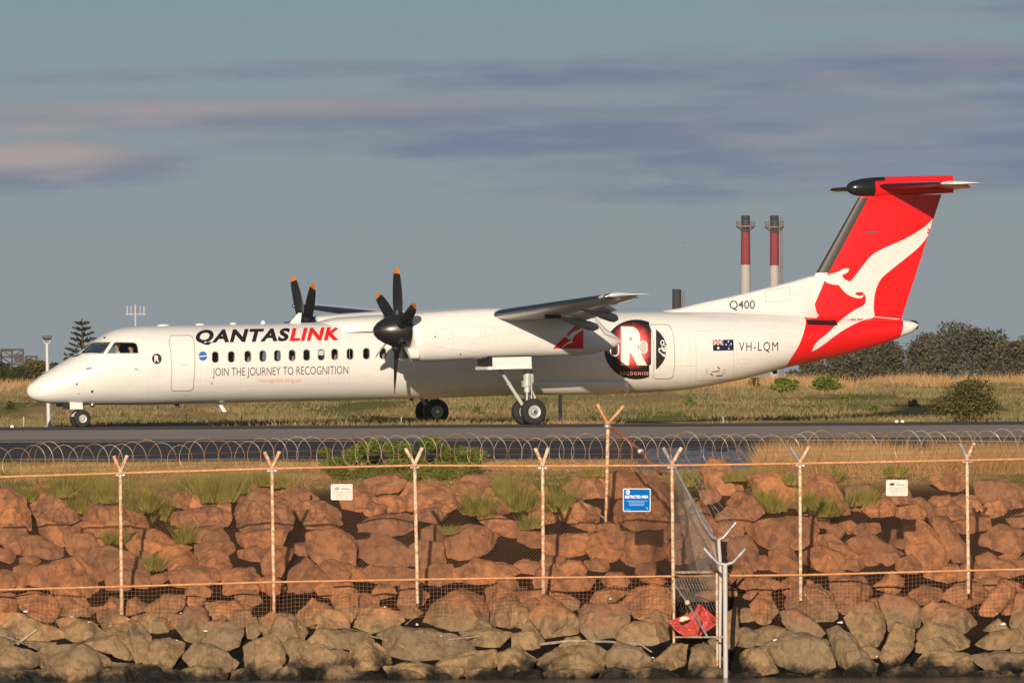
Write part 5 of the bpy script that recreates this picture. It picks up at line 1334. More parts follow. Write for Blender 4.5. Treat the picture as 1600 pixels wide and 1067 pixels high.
for k, (p, f) in enumerate(items):
    cx = sum(q[0] for q in p)/len(p); cy = sum(q[1] for q in p)/len(p); bay = sum(1 for x in POSTX if cx > x); row = next(i for i, r in enumerate(ROW) if cy < r[0])
    cells.setdefault((bay, row), []).append((cx, k))
for (bay, row), L in cells.items():
    L.sort()
    for j, (cx, k) in enumerate(L):
        p, f = items[k]; w = max(q[0] for q in p)-min(q[0] for q in p); h = max(q[1] for q in p)-min(q[1] for q in p)
        me, base, sz = rock_mesh(p, seed=100+k, off=(.16 if f else .0)); o = link('boulder', me); o.location = base
        size = 'small' if w*h < 1500 else ('large' if w*h > 4200 else 'mid-sized'); shp = 'wide' if w > 1.7*h else ('tall' if h > 1.05*w else 'blocky')
        colr = 'rust-red' if row < 4 else ('tan-brown' if row < 6 else 'dark wet')
        lab = f'{size} {shp} {colr} boulder, ' + ('the only one' if len(L) == 1 else f'{ORD[j]} from left') + f', {ROW[row][1]}, {BAY[bay]}'
        tag(o, lab, 'boulder', 'boulders of the sea wall')

RV = []; RF = []
for o in [o for o in bpy.data.objects if o.name.startswith('boulder')]:
    k = len(RV); RV += [v.co+o.location for v in o.data.vertices]; RF += [tuple(i+k for i in p.vertices) for p in o.data.polygons]
BV_R = BVHTree.FromPolygons(RV, RF)
def front(px, py, back=0.0):
    """the first stone or soil met at a photo position"""
    o, d = ray(px, py); h = BV_R.ray_cast(o, d.normalized(), 400); s = slope_pt(px, min(py, 1062))
    y = h[0].y if h[0] is not None else (s.y if s else 179.5)
    return P(px, py, y-back)
# ------------------------------------------------------------------ fence
DF = 172.0
pipe = bpy.data.materials.new('rusty_pipe'); pipe.use_nodes = True
def pipe_mat(m, c1, c2, lo, hi):
    nt = m.node_tree; p = nt.nodes['Principled BSDF']; b = NB(nt); gi = nt.nodes.new('ShaderNodeNewGeometry'); pos = gi.outputs['Position']; g = b.sep(pos)
    v = b.comb(b.m('MULTIPLY', g[0], 7), g[1], b.m('MULTIPLY', g[2], 7)); f = b.smooth(b.noise(v, 1.5, 5, .7), lo, hi)
    big = b.noise(pos, .45, 2, .5); f = b.m('ADD', f, b.m('MULTIPLY', b.m('SUBTRACT', big, .5), 1.2), clamp=True)
    nt.links.new(b.mix(f, c1, c2), p.inputs['Base Color']); p.inputs['Roughness'].default_value = .65; return m
pipe_mat(pipe, (.62, .52, .38), (.50, .21, .07), .42, .6)
rail_m = pipe_mat(bpy.data.materials.new('rusty_rail') if False else (lambda m: (setattr(m, 'use_nodes', True), m)[1])(bpy.data.materials.new('rusty_rail')), (.55, .23, .08), (.60, .42, .24), .45, .7)
galv = mat('galvanised', (.42, .41, .40), .5, .35, var=.35, vscale=5); mesh_m = mat('chain_link_wire', (.20, .095, .045), .6, .3, var=.5, vscale=.6); coil_m = mat('coil_wire', (.58, .47, .35), .5, .2, col2=(.36, .17, .08), vscale=1.4); net_m = mat('netting', (.34, .17, .08), .8); gmesh = mat('galv_mesh', (.38, .33, .28), .5, .3, var=.3)
wire_m = mat('strand_wire', (.38, .22, .12), .5, .4)
TOPR = [(-60, 747), (0, 745), (188, 739), (425, 732), (648, 727), (848, 728), (1050, 727), (1250, 724), (1512, 719), (1600, 717), (1660, 716)]
BOTR = [(-60, 923), (0, 921), (190, 916), (428, 909), (652, 905), (849, 902), (1051, 900), (1251, 898), (1513, 891), (1600, 889), (1660, 888)]
def lin(pts, x):
    for (a, ya), (b_, yb) in zip(pts, pts[1:]):
        if x <= b_: return ya+(yb-ya)*(x-a)/(b_-a)
    return pts[-1][1]
fence = empty('perimeter_fence', P(800, 940, DF), 'long rusty chain link fence with razor coil along the sea wall', 'fence')
def part(mb, name, m, root, smooth=True): return mb.build(name, m, root, smooth)
POSTS = [((188, 738), (190, 957), (178, 712), (199, 711)), ((425, 731), (428, 956), (413, 706), (437, 705)), ((648, 726), (652, 920), (633, 700), (660, 699)), ((848, 727), (849, 930), (836, 700), (857, 699)),
         ((1050, 726), (1052, 925), (1036, 699), (1065, 699)), ((1250, 723), (1251, 916), (1235, 698), (1265, 697)), ((1511, 717), (1513, 905), (1500, 692), (1523, 692))]
for i, (t, b_, l, r) in enumerate(POSTS):
    mb = MB(); m_ = pipe
    mb.tube([P(*t, DF), P(b_[0]+.15*(b_[0]-t[0]), b_[1]+22, DF)], .034, 10); po = part(mb, 'post', m_, fence)
    mb = MB(); mb.tube([P(t[0], t[1]-1, DF), P(*l, DF)], .034, 8); mb.build('arm', galv if i in (4, 5, 6) else pipe, po, True)
    mb = MB(); mb.tube([P(t[0], t[1]-1, DF-.02), P(*r, DF-.02)], .034, 8); mb.build('arm', pipe, po, True)
    mb = MB(); mb.lathe(P(t[0], t[1]+3, DF), (0, 0, -1), [(-.05, .03), (-.05, .048), (.06, .048), (.06, .03)], 12); mb.box(P(t[0]-5, t[1]+3, DF-.02), (.05, .04, .05)); mb.box(P(t[0]+5, t[1]+3, DF-.02), (.05, .04, .05)); mb.build('clamp', galv, po, True)
for pts, nm in ((TOPR, 'top_rail'), (BOTR, 'bottom_rail')):
    mb = MB(); mb.tube([P(x, y, DF-.045) for x, y in pts], .022 if nm == 'top_rail' else .020, 8); part(mb, nm, rail_m, fence)
def wires(name, segs, r, m, root, n=3):
    V = []; Fc = []
    for a, b_ in segs:
        d, u, w = frame_of(b_-a); k = len(V)
        for p in (a, b_):
            for j in range(n): t = 2*math.pi*j/n; V.append(p+(u*math.cos(t)+w*math.sin(t))*r)
        for j in range(n): Fc.append((k+j, k+(j+1) % n, k+n+(j+1) % n, k+n+j))
    mb = MB(); mb.V = V; mb.F = Fc; mb.M = [0]*len(Fc); o = mb.build(name, m, root, False, fixn=False); return tag(o, kind='stuff')
segs = []; x = -60-180
while x < 1660:
    for s in (1, -1):
        xa = x if s == 1 else x+165; xb = x+165 if s == 1 else x
        ya, yb = lin(TOPR, max(-60, xa)), lin(BOTR, max(-60, xb))
        wob = .015*math.sin(x*.05)
        segs.append((P(xa, ya, DF+wob), P(xb, yb, DF-wob+.01*s)))
    x += 5.3
wires('chain_link', segs, .0021, mesh_m, fence)
# strand wires under the coil
segs = []
for dy in (-27, -18, -10):
    for i in range(len(TOPR)-1):
        (x0, y0), (x1, y1) = TOPR[i], TOPR[i+1]; segs.append((P(x0, y0+dy, DF), P(x1, y1+dy, DF)))
wires('strand_wire', segs, .0032, wire_m, fence)
# razor coil: tilted loops
pts = []; nl = 78; per = 26
for i in range(nl*per):
    th = 2*math.pi*i/per; xx = -30+i/per*21.5; xx += 16*noise.noise(Vector((xx*.016, 3, 9))); jit = noise.noise(Vector((xx*.02, 0, 4))); rr = 22+6*jit
    if noise.noise(Vector((xx*.011, 5, 4))) > .42: rr += 1
    px = xx-15.5*math.cos(th)*(1+.25*jit)+4*noise.noise(Vector((xx*.03, 7, 7))); py = lin(TOPR, xx)-27-rr*math.sin(th)-3*jit+2; pts.append(P(px, py, DF+.02+.26*math.cos(th+.5)))
mb = MB(); mb.tube(pts, .0055, 4); o = part(mb, 'razor_coil', coil_m, fence)
segs = []
for i in range(0, len(pts)-1, 2):
    p = pts[i]; d = (pts[i+1]-p).normalized(); segs.append((p+Vector((0, 0, .016)), p-Vector((0, 0, .016))))
# barbs of the coil
tag(wires('coil_barbs', segs, .0035, coil_m, fence), kind='stuff')
# loose netting apron below the bottom rail
segs = []
def napr(x, y): return P(x, y, DF-.06+.10*noise.noise(Vector((x*.02, y*.03, 2)))+.004*(y-900)*-1)
for x0, x1 in ((-20, 170), (170, 425), (425, 560), (560, 700), (700, 930), (930, 1050), (1180, 1300), (1300, 1480), (1480, 1620)):
    ph = (x0*37 % 100)/100; bottom = 52+30*ph
    x = x0
    while x < x1:
        y0 = lin(BOTR, x); segs += [(napr(x+1.5*math.sin(y0), y0+1+(bottom*i/4)), napr(x+1.5*math.sin(y0), y0+1+bottom*(i+1)/4)) for i in range(4)]; x += 6.2
    yy = 2
    while yy < bottom:
        xs_ = [x0+(x1-x0)*i/8 for i in range(9)]; segs += [(napr(a, lin(BOTR, a)+yy+1.5*math.sin(a*.09)), napr(c, lin(BOTR, c)+yy+1.5*math.sin(c*.09))) for a, c in zip(xs_, xs_[1:])]; yy += 6.2
wires('netting_apron', segs, .0028, net_m, fence)
# return fence behind the corner: far post, sloping rail, mesh
D2 = 176.6
ret = empty('return_fence', P(946, 822, D2), 'rusty fence section climbing from corner post to the tall far Y post', 'fence')
mb = MB(); mb.tube([P(950, 664, D2), P(947, 824, D2)], .036, 10); po = part(mb, 'post', pipe, ret)
mb = MB(); mb.tube([P(950, 662, D2), P(933, 631, D2)], .032, 8); mb.build('arm', rail_m, po, True)
mb = MB(); mb.tube([P(950, 662, D2), P(975, 634, D2)], .032, 8); mb.build('arm', rail_m, po, True)
mb = MB(); mb.sphere(P(949, 666, D2-.02), (.07, .06, .06)); mb.build('clamp', galv, po, True)
mb = MB(); mb.tube([P(953, 666, D2), P(1000, 703, 174.3), P(1033, 741, DF+.6)], .030, 8); mb.tube([P(1031, 738, DF+.5), P(1049, 739, DF)], .018, 6); part(mb, 'sloping_rail', mat('dark_rust', (.42, .13, .05), .75, var=.4, vscale=4), ret)
mb = MB(); mb.sphere(P(1001, 705, 174.2), (.06, .05, .04)); mb.build('rail_joint', printw, ret, True)
segs = []
for k in range(40):
    t = k/39; xt, yt, dt = 953+(1048-953)*t, 666+(740-666)*t, D2+(DF-D2)*t; t2 = min(1, max(0, t+.22)); t3 = min(1, max(0, t-.22))
    for tt in (t2, t3): segs.append((P(xt, yt, dt), P(947+(1051-947)*tt, 822+(905-822)*tt, D2+(DF-D2)*tt)))
wires('chain_link', segs, .0024, mesh_m, ret)
segs = []
for k in range(3): segs.append((P(936+k*4, 636+k*8, D2), P(1038+k*3, 702+k*6, DF)))
wires('strand_wire', segs, .003, wire_m, ret)
# galvanised section coming down to the water, gate frame and Y posts
gal = empty('water_fence', P(1133, 1050, 168.7), 'galvanised fence section with gate frame and two Y posts at the waterline', 'fence')
DG1, DG2 = 169.8, 168.8
mb = MB(); mb.tube([P(1053, 728, DF), P(1078, 775, 171.2), P(1097, 815, 170.4), P(1114, 840, 169.9), P(1123, 843, 169.8)], [.028, .028, .03, .034, .034], 10); part(mb, 'sloping_rail', galv, gal)
mb = MB(); mb.tube([P(1123, 843, DG1), P(1131, 839, DG1), P(1150, 816, DG1)], .034, 10); mb.build('arm', galv, gal, True)
mb = MB(); mb.tube([P(1123, 843, DG1), P(1125, 872, DG1), P(1126, 900, DG1), P(1124, 1045, DG1-.4)], .034, 10); part(mb, 'post', pipe_mat((lambda m: (setattr(m, 'use_nodes', True), m)[1])(bpy.data.materials.new('waterside_pipe')), (.48, .46, .43), (.45, .17, .06), .55, .75), gal)
pm2 = bpy.data.materials['waterside_pipe']
mb = MB(); mb.tube([P(1133, 882, DG2), P(1134, 1062, DG2)], .044, 12); po = part(mb, 'post', pm2, gal)
mb = MB(); mb.tube([P(1134, 882, DG2), P(1122, 880, DG2), P(1112, 870, DG2), P(1100, 856, DG2)], .034, 10); mb.build('arm', galv, po, True)
mb = MB(); mb.tube([P(1134, 882, DG2), P(1146, 878, DG2), P(1154, 869, DG2), P(1165, 857, DG2)], .034, 10); mb.build('arm', galv, po, True)
mb = MB(); mb.tube([P(1053, 905, DF-.4), P(1053, 1035, DF-1.6)], .026, 8); mb.tube([P(1053, 894, DF-.4), P(1127, 894, DG1)], .024, 8); mb.tube([P(1056, 995, DF-1.4), P(1133, 995, DG2-.05)], .02, 8); mb.tube([P(1120, 895, DG1-.05), P(1121, 1040, DG1-.6)], .022, 8); part(mb, 'gate_frame', pipe, gal)
mb = MB(); mb.tube([P(1051, 908, DF-.3), P(1075, 943, 170.6), P(1104, 992, 169.4)], .022, 8); part(mb, 'gate_brace', galv, gal)
mb = MB(); mb.sphere(P(1074, 941, 170.4), (.05, .04, .05)); mb.build('brace_knob', mat('straw_knob', (.55, .45, .22), .8), gal, True)
segs = []
for k in range(46):
    t = k/45
    for sgn in (1, -1):
        t2 = min(1, max(0, t+.35*sgn)); x0 = 1053+72*t; y0 = 732+112*t; d0 = DF+(DG1-DF)*t; segs.append((P(x0, y0, d0), P(1053+70*t2, 893, DF+(DG1-DF)*t2)))
        segs.append((P(1053+70*t, 897, DF+(DG1-DF)*t), P(1053+70*min(1, max(0, t+.3*sgn)), 940 if k % 3 else 955, DF+(DG1-DF)*min(1, max(0, t+.3*sgn)))))
wires('chain_link', segs, .0026, gmesh, gal)
segs = []
for (a, b_) in (((1062, 735), (1144, 820)), ((1078, 735), (1150, 816)), ((1072, 728), (1128, 838)), ((1100, 770), (1165, 858)), ((1088, 745), (1152, 868)), ((1060, 712), (1085, 745)), ((1150, 816), (1165, 857)), ((1140, 830), (1152, 868)), ((1066, 700), (1090, 745))):
    segs.append((P(*a, DF), P(*b_, 169.2)))
wires('strand_wire', segs, .004, galv, gal)
# ------------------------------------------------------------------ signs
def sign(name, label, poly, m, rim=None, cat='sign'):
    d = DF-.09; q = [P(x, y, d) for x, y in poly]; c = sum(q, Vector())/len(q); root = empty(name, c, label, cat)
    mb = MB(); mb.prism(q, (0, .012, 0)); mb.build('panel', m, root); return root, d
def flat(name, polys, m, root, d):
    mb = MB()
    for pl in polys: mb.add([P(x, y, d) for x, y in pl], [tuple(range(len(pl)))])
    return mb.build(name, m, root)
def flat_text(name, bm, m, root, d):
    mb = MB(); mb.add([P(v.co.x, v.co.y, d) for v in bm.verts], [tuple(v.index for v in f.verts) for f in bm.faces]); bm.free(); return mb.build(name, m, root)
sw = mat('sign_white', (.66, .62, .56), .6, var=.2, vscale=9); sb_ = mat('sign_blue', (.0, .12, .42), .9, spec=.05); sg = mat('sign_print', (.34, .33, .28), .7)
root, d = sign('warning_sign', 'blue restricted area sign with white border left of the corner post', rrect(995, 781, 43.5, 36.5, 2.5, 3), sw)
flat('blue_field', [rrect(995, 781, 40.5, 33.4, 1.8, 3)], sb_, root, d-.004)
bm = text2d('RESTRICTED AREA', 976.6, 778.0, 36.5, 4.2, bold=.03); bm.verts.ensure_lookup_table(); bm.verts.index_update(); flat_text('heading', bm, printw, root, d-.008)
flat('emblem', [circ(981, 768.6, 3.2, 3.4, 18)], printw, root, d-.008); flat('emblem_centre', [rrect(981, 768.6, 2.2, 4, .6)], printr, root, d-.011)
flat('small_print', [rrect(995, 782.3, 33, .8, .2), rrect(994.6, 784.8, 24, .8, .2), rrect(995, 787, 25, .8, .2), rrect(994.8, 789.2, 23, .8, .2), rrect(981, 796, 9, .7, .2), [(1009, 792), (1010.5, 791.6), (1013, 795.4), (1011.6, 795.8)]], mat('print_sky', (.25, .45, .65), .8), root, d-.008)
for cx, cy, lab in ((534, 768.5, 'small white notice sign on the fence between second and third posts'), (1401.5, 762, 'small white notice sign on the fence between the last two posts')):
    root, d = sign('notice_sign', lab, rrect(cx, cy, 34, 25, 2, 3), sw); root['group'] = 'white notices on the fence'
    flat('emblem', [circ(cx-8, cy-5.2, 4.4, 2.6, 12), [(cx-11, cy-7), (cx-5, cy-8), (cx-3, cy-5), (cx-10, cy-4)]], sg, root, d-.004)
    flat('heading', [rrect(cx+5.5, cy-5, 13, 2.4, .5), rrect(cx+1, cy-.4, 29, .9, .2)], sg, root, d-.004)
    flat('small_print', [rrect(cx-.5, cy+2.6, 25, 1.0, .2), rrect(cx-.5, cy+5.4, 22, 1.0, .2), rrect(cx, cy+8.8, 28, .9, .2)], mat('print_faint', (.44, .42, .36), .7) if 'print_faint' not in MATS else MATS['print_faint'], root, d-.004)
    flat('bolt', [circ(cx-14.5, cy-10, .8, n=8), circ(cx+14.5, cy-10, .8, n=8)], dark, root, d-.004)

# ------------------------------------------------------------------ plants among the boulders
def grass_tuft(label, px, py, wpx, hpx, d=None, m='tuft', n=46, seed=0, name='grass_tuft'):
    p = front(px, py); dd = p.y-.10; base = P(px, py, dd); sc = dd/F; hh = hpx*sc; rg = np.random.default_rng(seed)
    k = max(4, int(wpx/3)); cs = [tuple(base+Vector(((rg.random()-.5)*wpx*sc, (rg.random()-.5)*.3, (rg.random()-.6)*.12*hh*4/4))) for _ in range(k)]
    o = quads_obj(name, tuft_blades(cs, max(6, n), .03, hh, .008, seed, .5), LM[m], k=3, base=tuple(base)); tag(o, label, 'grass clump', 'grass clumps growing between the boulders'); return o
TUF = [(50, 783, 24, 24), (122, 800, 46, 50), (165, 786, 30, 34), (215, 800, 40, 46), (250, 812, 34, 38), (285, 848, 22, 30), (340, 785, 56, 36), (238, 892, 22, 24), (180, 850, 26, 18), (12, 748, 20, 16), (445, 762, 34, 18),
       (812, 798, 36, 44), (782, 772, 26, 26), (745, 805, 36, 34), (868, 800, 42, 36), (830, 826, 24, 20), (1075, 760, 22, 24), (1170, 760, 26, 26), (1195, 790, 24, 26), (1215, 800, 22, 22), (1262, 798, 24, 30), (1290, 806, 36, 28), (1306, 752, 26, 18), (1345, 790, 40, 24), (1240, 758, 22, 20), (1400, 745, 30, 18), (700, 835, 14, 12), (145, 768, 44, 30), (100, 775, 40, 34), (300, 770, 50, 26), (370, 770, 50, 28), (420, 760, 40, 20), (930, 745, 40, 14), (1150, 752, 30, 20)]
for i, (x, y, w, h) in enumerate(TUF):
    bay = sum(1 for q in POSTX if x > q); side = 'tall' if h > 36 else ('short' if h < 24 else 'mid-height')
    same = [t for t in TUF if sum(1 for q in POSTX if t[0] > q) == bay]; same.sort(); j = same.index((x, y, w, h))
    grass_tuft(f'{side} yellow-green grass clump, {ORD[j]} from left, {BAY[bay]}', x, y, w, h, seed=200+i, m='tuft')
# leafy green bush behind the fence, left of the middle
def bush():
    base = P(628, 752, 180.1); base.z = zp(180.1)-.02; root = empty('leafy_bush', base, 'broad bright green leafy bush behind the third fence post', 'bush'); sc = 181/F
    ells = []; rn = random.Random(4)
    for i in range(44):
        x = rn.uniform(512, 752); tx = (x-630)/125; top = 684+22*max(0, abs(tx)-.35)*1.6 + (14 if 505 < x < 530 else 0); y = rn.uniform(top+6, 750-14*abs(tx)); r = rn.uniform(9, 17)
        ells.append((P(x, y, 180.5+rn.uniform(-.7, .9)), (r*sc*1.15, r*sc*1.3, r*sc*.85), r*r))
    for i in range(26):
        x = rn.uniform(530, 735); r = rn.uniform(9, 15); ells.append((P(x, rn.uniform(724, 752-10*abs((x-630)/125)), 179.7+rn.uniform(-.25, .3)), (r*sc*1.2, r*sc, r*sc*.8), r*r*1.4))
    ells.append((P(508, 706, 181.2), (12*sc, .2, 8*sc), 90)); ells.append((P(752, 712, 181.2), (12*sc, .2, 9*sc), 80)); ells.append((P(560, 750, 179.9), (35*sc, .3, 7*sc), 250)); ells.append((P(690, 749, 179.9), (40*sc, .3, 8*sc), 250))
    quads_obj('foliage', leaf_mesh('f', ells, 40000, .034, None, 8, shell=.35, aspect=.3), LM['green'], root)
    mb = MB()
    for i in range(26):
        x = rn.uniform(560, 700); a = P(x, 750, 180.4); a.z = zp(180.4); b_ = P(x+rn.uniform(-50, 50), rn.uniform(690, 715), 181.4+rn.uniform(-.5, .5)); mb.tube([a, (a+b_)/2+Vector((rn.uniform(-.08, .08), 0, .04)), b_], [.014, .010, .004], 5)
    mb.build('stems', bark, root)
bush()
# ------------------------------------------------------------------ blue-grey sheeting heaped beside the road
def sheeting():
    base = P(1085, 735, 183.5); base.z = zp(183.5); V = []; Fc = []; nx, ny = 90, 26
    for j in range(ny):
        for i in range(nx):
            u, v = i/(nx-1), j/(ny-1); px = 985+205*u; y = 181.6+4.4*v; q = P(px, 700, y)
            edge = min(1, min(u, 1-u)*7)*min(1, (1-v)*6)*min(1, v*3+.15); n_ = noise.fractal(Vector((q.x*1.6, y*1.1, 3)), 1, 2, 4)
            z = zp(y)-.02+edge*(.10+.30*v*(1 if u > .12 else .6)+.10*n_+.035*noise.noise(Vector((q.x*8, y*5, 1)))); V.append(Vector((q.x, y, z))-base)
    Fc = [(j*nx+i, j*nx+i+1, (j+1)*nx+i+1, (j+1)*nx+i) for j in range(ny-1) for i in range(nx-1)]
    o = link('plastic_sheeting', mkmesh('plastic_sheeting', V, Fc, mat('sheeting', (.17, .18, .22), .5, col2=(.10, .11, .15), vscale=3, bump=.5, bscale=9, stretch=(.5, 1, 2)), smooth=True)); o.location = base
    tag(o, 'crumpled blue-grey sheeting lying at the road edge behind the corner post', 'sheeting')
sheeting()
# ------------------------------------------------------------------ flotsam
wood = mat('driftwood', (.42, .33, .24), .85, var=.4, vscale=8); woodd = mat('dark_driftwood', (.20, .14, .09), .85, var=.4, vscale=8)
def stick(label, pts, r, m=wood, dz=-.42, cat='driftwood', name='driftwood'):
    q = []
    for x, y in pts:
        q.append(front(x, y, r*1.2))
    q2 = [q[0]]
    for a_, b_ in zip(q, q[1:]): q2 += [lerp(a_, b_, .33), lerp(a_, b_, .66), b_]
    q = q2; base = q[0]; mb = MB(); k = len(q); mb.tube(q, [r*(1-.5*i/(k-1)) for i in range(k)], 7); o = mb.build(name, m, None, True, base=base); tag(o, label, cat); return o
stick('long grey driftwood pole lying on the lower rocks left of the gate', [(845, 1006), (888, 1001), (950, 1002), (1000, 1006), (1018, 1018)], .03, wood, -.75)
stick('pale straight pole leaning on the boulders left of the far Y post', [(884, 767), (910, 785), (944, 809)], .026, wood, -.5)
stick('thin brown branch lying at the waterline under the third post', [(672, 1003), (730, 993), (800, 988)], .018, woodd, -.7); stick('paler forked branch beside the brown one, right of third post', [(700, 999), (745, 994), (795, 993)], .014, wood, -.75)
stick('short pale stick on the tan rocks left of the third post', [(580, 994), (600, 998), (635, 1013)], .015, wood, -.65); stick('short pale stick crossing the tan rocks lower down left of the third post', [(600, 1000), (633, 1011)], .010, wood, -.66)
stick('bare grey root standing up below the third post, left one', [(630, 974), (634, 960), (648, 948), (654, 932)], .012, wood, -.6); stick('bare grey root standing up below the third post, right one', [(634, 975), (645, 966), (652, 952), (662, 943)], .012, wood, -.6)
stick('curved dark branch on tan rocks below the second post', [(466, 984), (495, 975), (530, 978), (580, 990)], .014, woodd, -.6)
stick('broad pale bark piece lying on the lower rocks at far left', [(26, 1006), (40, 996), (58, 983)], .035, wood, -.6); stick('thin pale stick at far left under the bark piece', [(-5, 990), (15, 996), (60, 1015)], .010, wood, -.62); stick('second thin pale stick at far left edge', [(-5, 1000), (20, 999), (45, 1004)], .008, wood, -.62)
stick('pale wood splinter below the sixth fence post', [(1248, 914), (1258, 928), (1270, 944)], .022, wood, -.6); stick('thin grey stick on the rocks at far right', [(1580, 905), (1592, 915), (1602, 920)], .012, wood, -.5)
litter_m = mat('litter_white', (.75, .72, .68), .6)
for i, (x, y, s, lab) in enumerate([(40, 955, 9, 'white bent plastic scrap on the rocks at far left'), (113, 963, 6, 'small grey-white bottle between tan rocks left of first post'), (138, 972, 5, 'white scrap under the first fence post'), (283, 957, 4, 'white scrap on a tan rock right of the first post'),
        (322, 985, 6, 'white cup wedged between tan boulders left of second post'), (276, 1000, 3, 'tiny white pebble-like scrap beside the green litter'), (602, 948, 4, 'white scrap in the dark gap below the third post'), (545, 833, 4, 'tiny white scrap on rust boulders behind the fence'), (955, 935, 5, 'white litter under the rail left of the gate'),
        (1315, 972, 10, 'white litter heap between tan boulders right of sixth post'), (1210, 1000, 9, 'white foam litter right of the gate posts'), (1568, 975, 11, 'white litter heap between boulders at far right'), (1020, 1027, 5, 'white scrap at the waterline left of the gate'), (1370, 1025, 4, 'white scrap low between tan boulders'), (690, 993, 3, 'white scrap beside the long brown branch'), (650, 975, 6, 'pale scraps at the foot of the roots')]):
    c = front(x, y, .03); k = s*c.y/F*.5; mb = MB(); rn = random.Random(i)
    for _ in range(3): 
        mb.sphere(c+Vector((rn.uniform(-.6, .6)*k, 0, rn.uniform(-.3, .3)*k)), (k*rn.uniform(.4, .9), k*.5, k*rn.uniform(.25, .5)), 7, 5)
    o = mb.build('litter', litter_m, None, False, base=c); tag(o, lab, 'litter')
c = front(261, 991, .03); mb = MB(); mb.sphere(c, (.06, .05, .035), 7, 5); mb.sphere(c+Vector((.05, 0, -.02)), (.05, .04, .02), 7, 5); tag(mb.build('litter', mat('litter_green', (.03, .16, .09), .5), None, base=c), 'small green plastic scrap on tan rocks right of first post', 'litter')
# red plastic fish crate crushed behind the gate frame
def crate():
    d = 170.2; redp = mat('crate_red', (.62, .085, .065), .6, col2=(.35, .05, .04), vscale=9); base = P(1085, 990, d); root = empty('plastic_crate', base, 'crushed red plastic crate lying behind the gate frame', 'crate')
    L = [(1046, 971), (1087, 956), (1095, 968), (1089, 993), (1072, 993), (1058, 985)]; Rr = [(1087, 956), (1092, 944), (1119, 967), (1121, 973), (1089, 994), (1093, 970)]
    for poly, nm in ((L, 'side_panel'), (Rr, 'base_panel')):
        q = [P(x, y, d+(.12 if nm == 'base_panel' else 0)+.006*(x-1087)*(1 if nm == 'base_panel' else -1)) for x, y in poly]; mb = MB()
        mb.prism(q, (0, .03, 0)); pn = mb.build(nm, redp, root); bm = bmesh.new(); bm.from_mesh(pn.data); bmesh.ops.triangulate(bm, faces=bm.faces[:]); bmesh.ops.subdivide_edges(bm, edges=bm.edges[:], cuts=5, use_grid_fill=True); [setattr(v, 'co', v.co+Vector((noise.noise(v.co*9)*.03, noise.noise(v.co*7+Vector((3, 1, 2)))*.09, noise.noise(v.co*8+Vector((8, 4, 1)))*.03))) for v in bm.verts]; bm.to_mesh(pn.data); bm.free()
        mb = MB(); k = len(q)
        for i in range(k): mb.tube([q[i], q[(i+1) % k]], .022, 6)
        mb.build('rim', redp, pn, True); mb = MB()
        for t in (.2, .35, .5, .65, .8): mb.tube([lerp(q[0], q[1], t)-Vector((0, .02, 0)), lerp(q[4], q[3], t)-Vector((0, .02, 0))], .010, 5)
        for t in (.25, .5, .75): mb.tube([lerp(q[0], q[-1], t)-Vector((0, .02, 0)), lerp(q[2], q[3], t)-Vector((0, .02, 0))], .008, 5)
        mb.build('rib', redp, pn, True)
    c = P(1070, 966, d-.12); mb = MB(); mb.sphere(c, (.09, .05, .045), 10, 7); mb.sphere(c+Vector((-.05, 0, -.03)), (.06, .05, .035), 8, 6); o = mb.build('foam_float', mat('float_cream', (.70, .60, .40), .7), None, True, base=c); tag(o, 'cream foam lump resting on the red crate', 'foam')
crate()
c = P(1132, 975, 169.9); mb = MB(); mb.sphere(c, (.32, .25, .30), 14, 9); o = mb.build('tyre_lump', mat('dark_lump', (.02, .018, .014), .8), None, True, base=c) if False else None

# ------------------------------------------------------------------ things on and beyond the airfield
pole_m = mat('pole_paint', (.50, .50, .52), .5, .1)
def lamp(label, px, pb, pt, d):
    b0 = P(px[0], pb, d); t0 = P(px[1], pt, d); b0.z = zp(d); root = empty('lamp_post', b0, label, 'lamp post')
    mb = MB(); mb.tube([b0, t0], [.075, .055], 10); mb.lathe(b0, (0, 0, 1), [(0, .14), (.04, .14), (.05, .07)], 12); mb.build('pole', pole_m, root, True)
    sc = d/F; mb = MB()
    for s in (-1, 1): mb.tube([t0, t0+Vector((s*4*sc, 0, 1.5*sc)), t0+Vector((s*6.3*sc, 0, 8*sc))], .02, 6)
    mb.build('bracket', pole_m, root); mb = MB(); mb.box(t0+Vector((0, 0, 10.5*sc)), (15*sc, .3, 4.6*sc)); mb.lathe(t0+Vector((0, 0, 8.2*sc)), (0, 0, -1), [(0, .13), (.04, .12), (.05, .0)], 12); mb.build('lamp_head', blk, root)
    return root
lamp('grey lamp post with boxy black head standing before the aircraft nose', (76.3, 73.3), 668, 537, 303)
b0 = P(875.6, 663, 313); b0.z = zp(313); t0 = P(874, 500, 313); root = empty('lamp_post', b0, 'grey pole standing behind the fuselage right of the main wheels', 'lamp post'); mb = MB(); mb.tube([b0, t0], [.07, .05], 10); mb.build('pole', pole_m, root, True); mb = MB(); mb.box(t0+Vector((0, 0, .03)), (.2, .2, .08)); mb.build('lamp_head', dark, root)
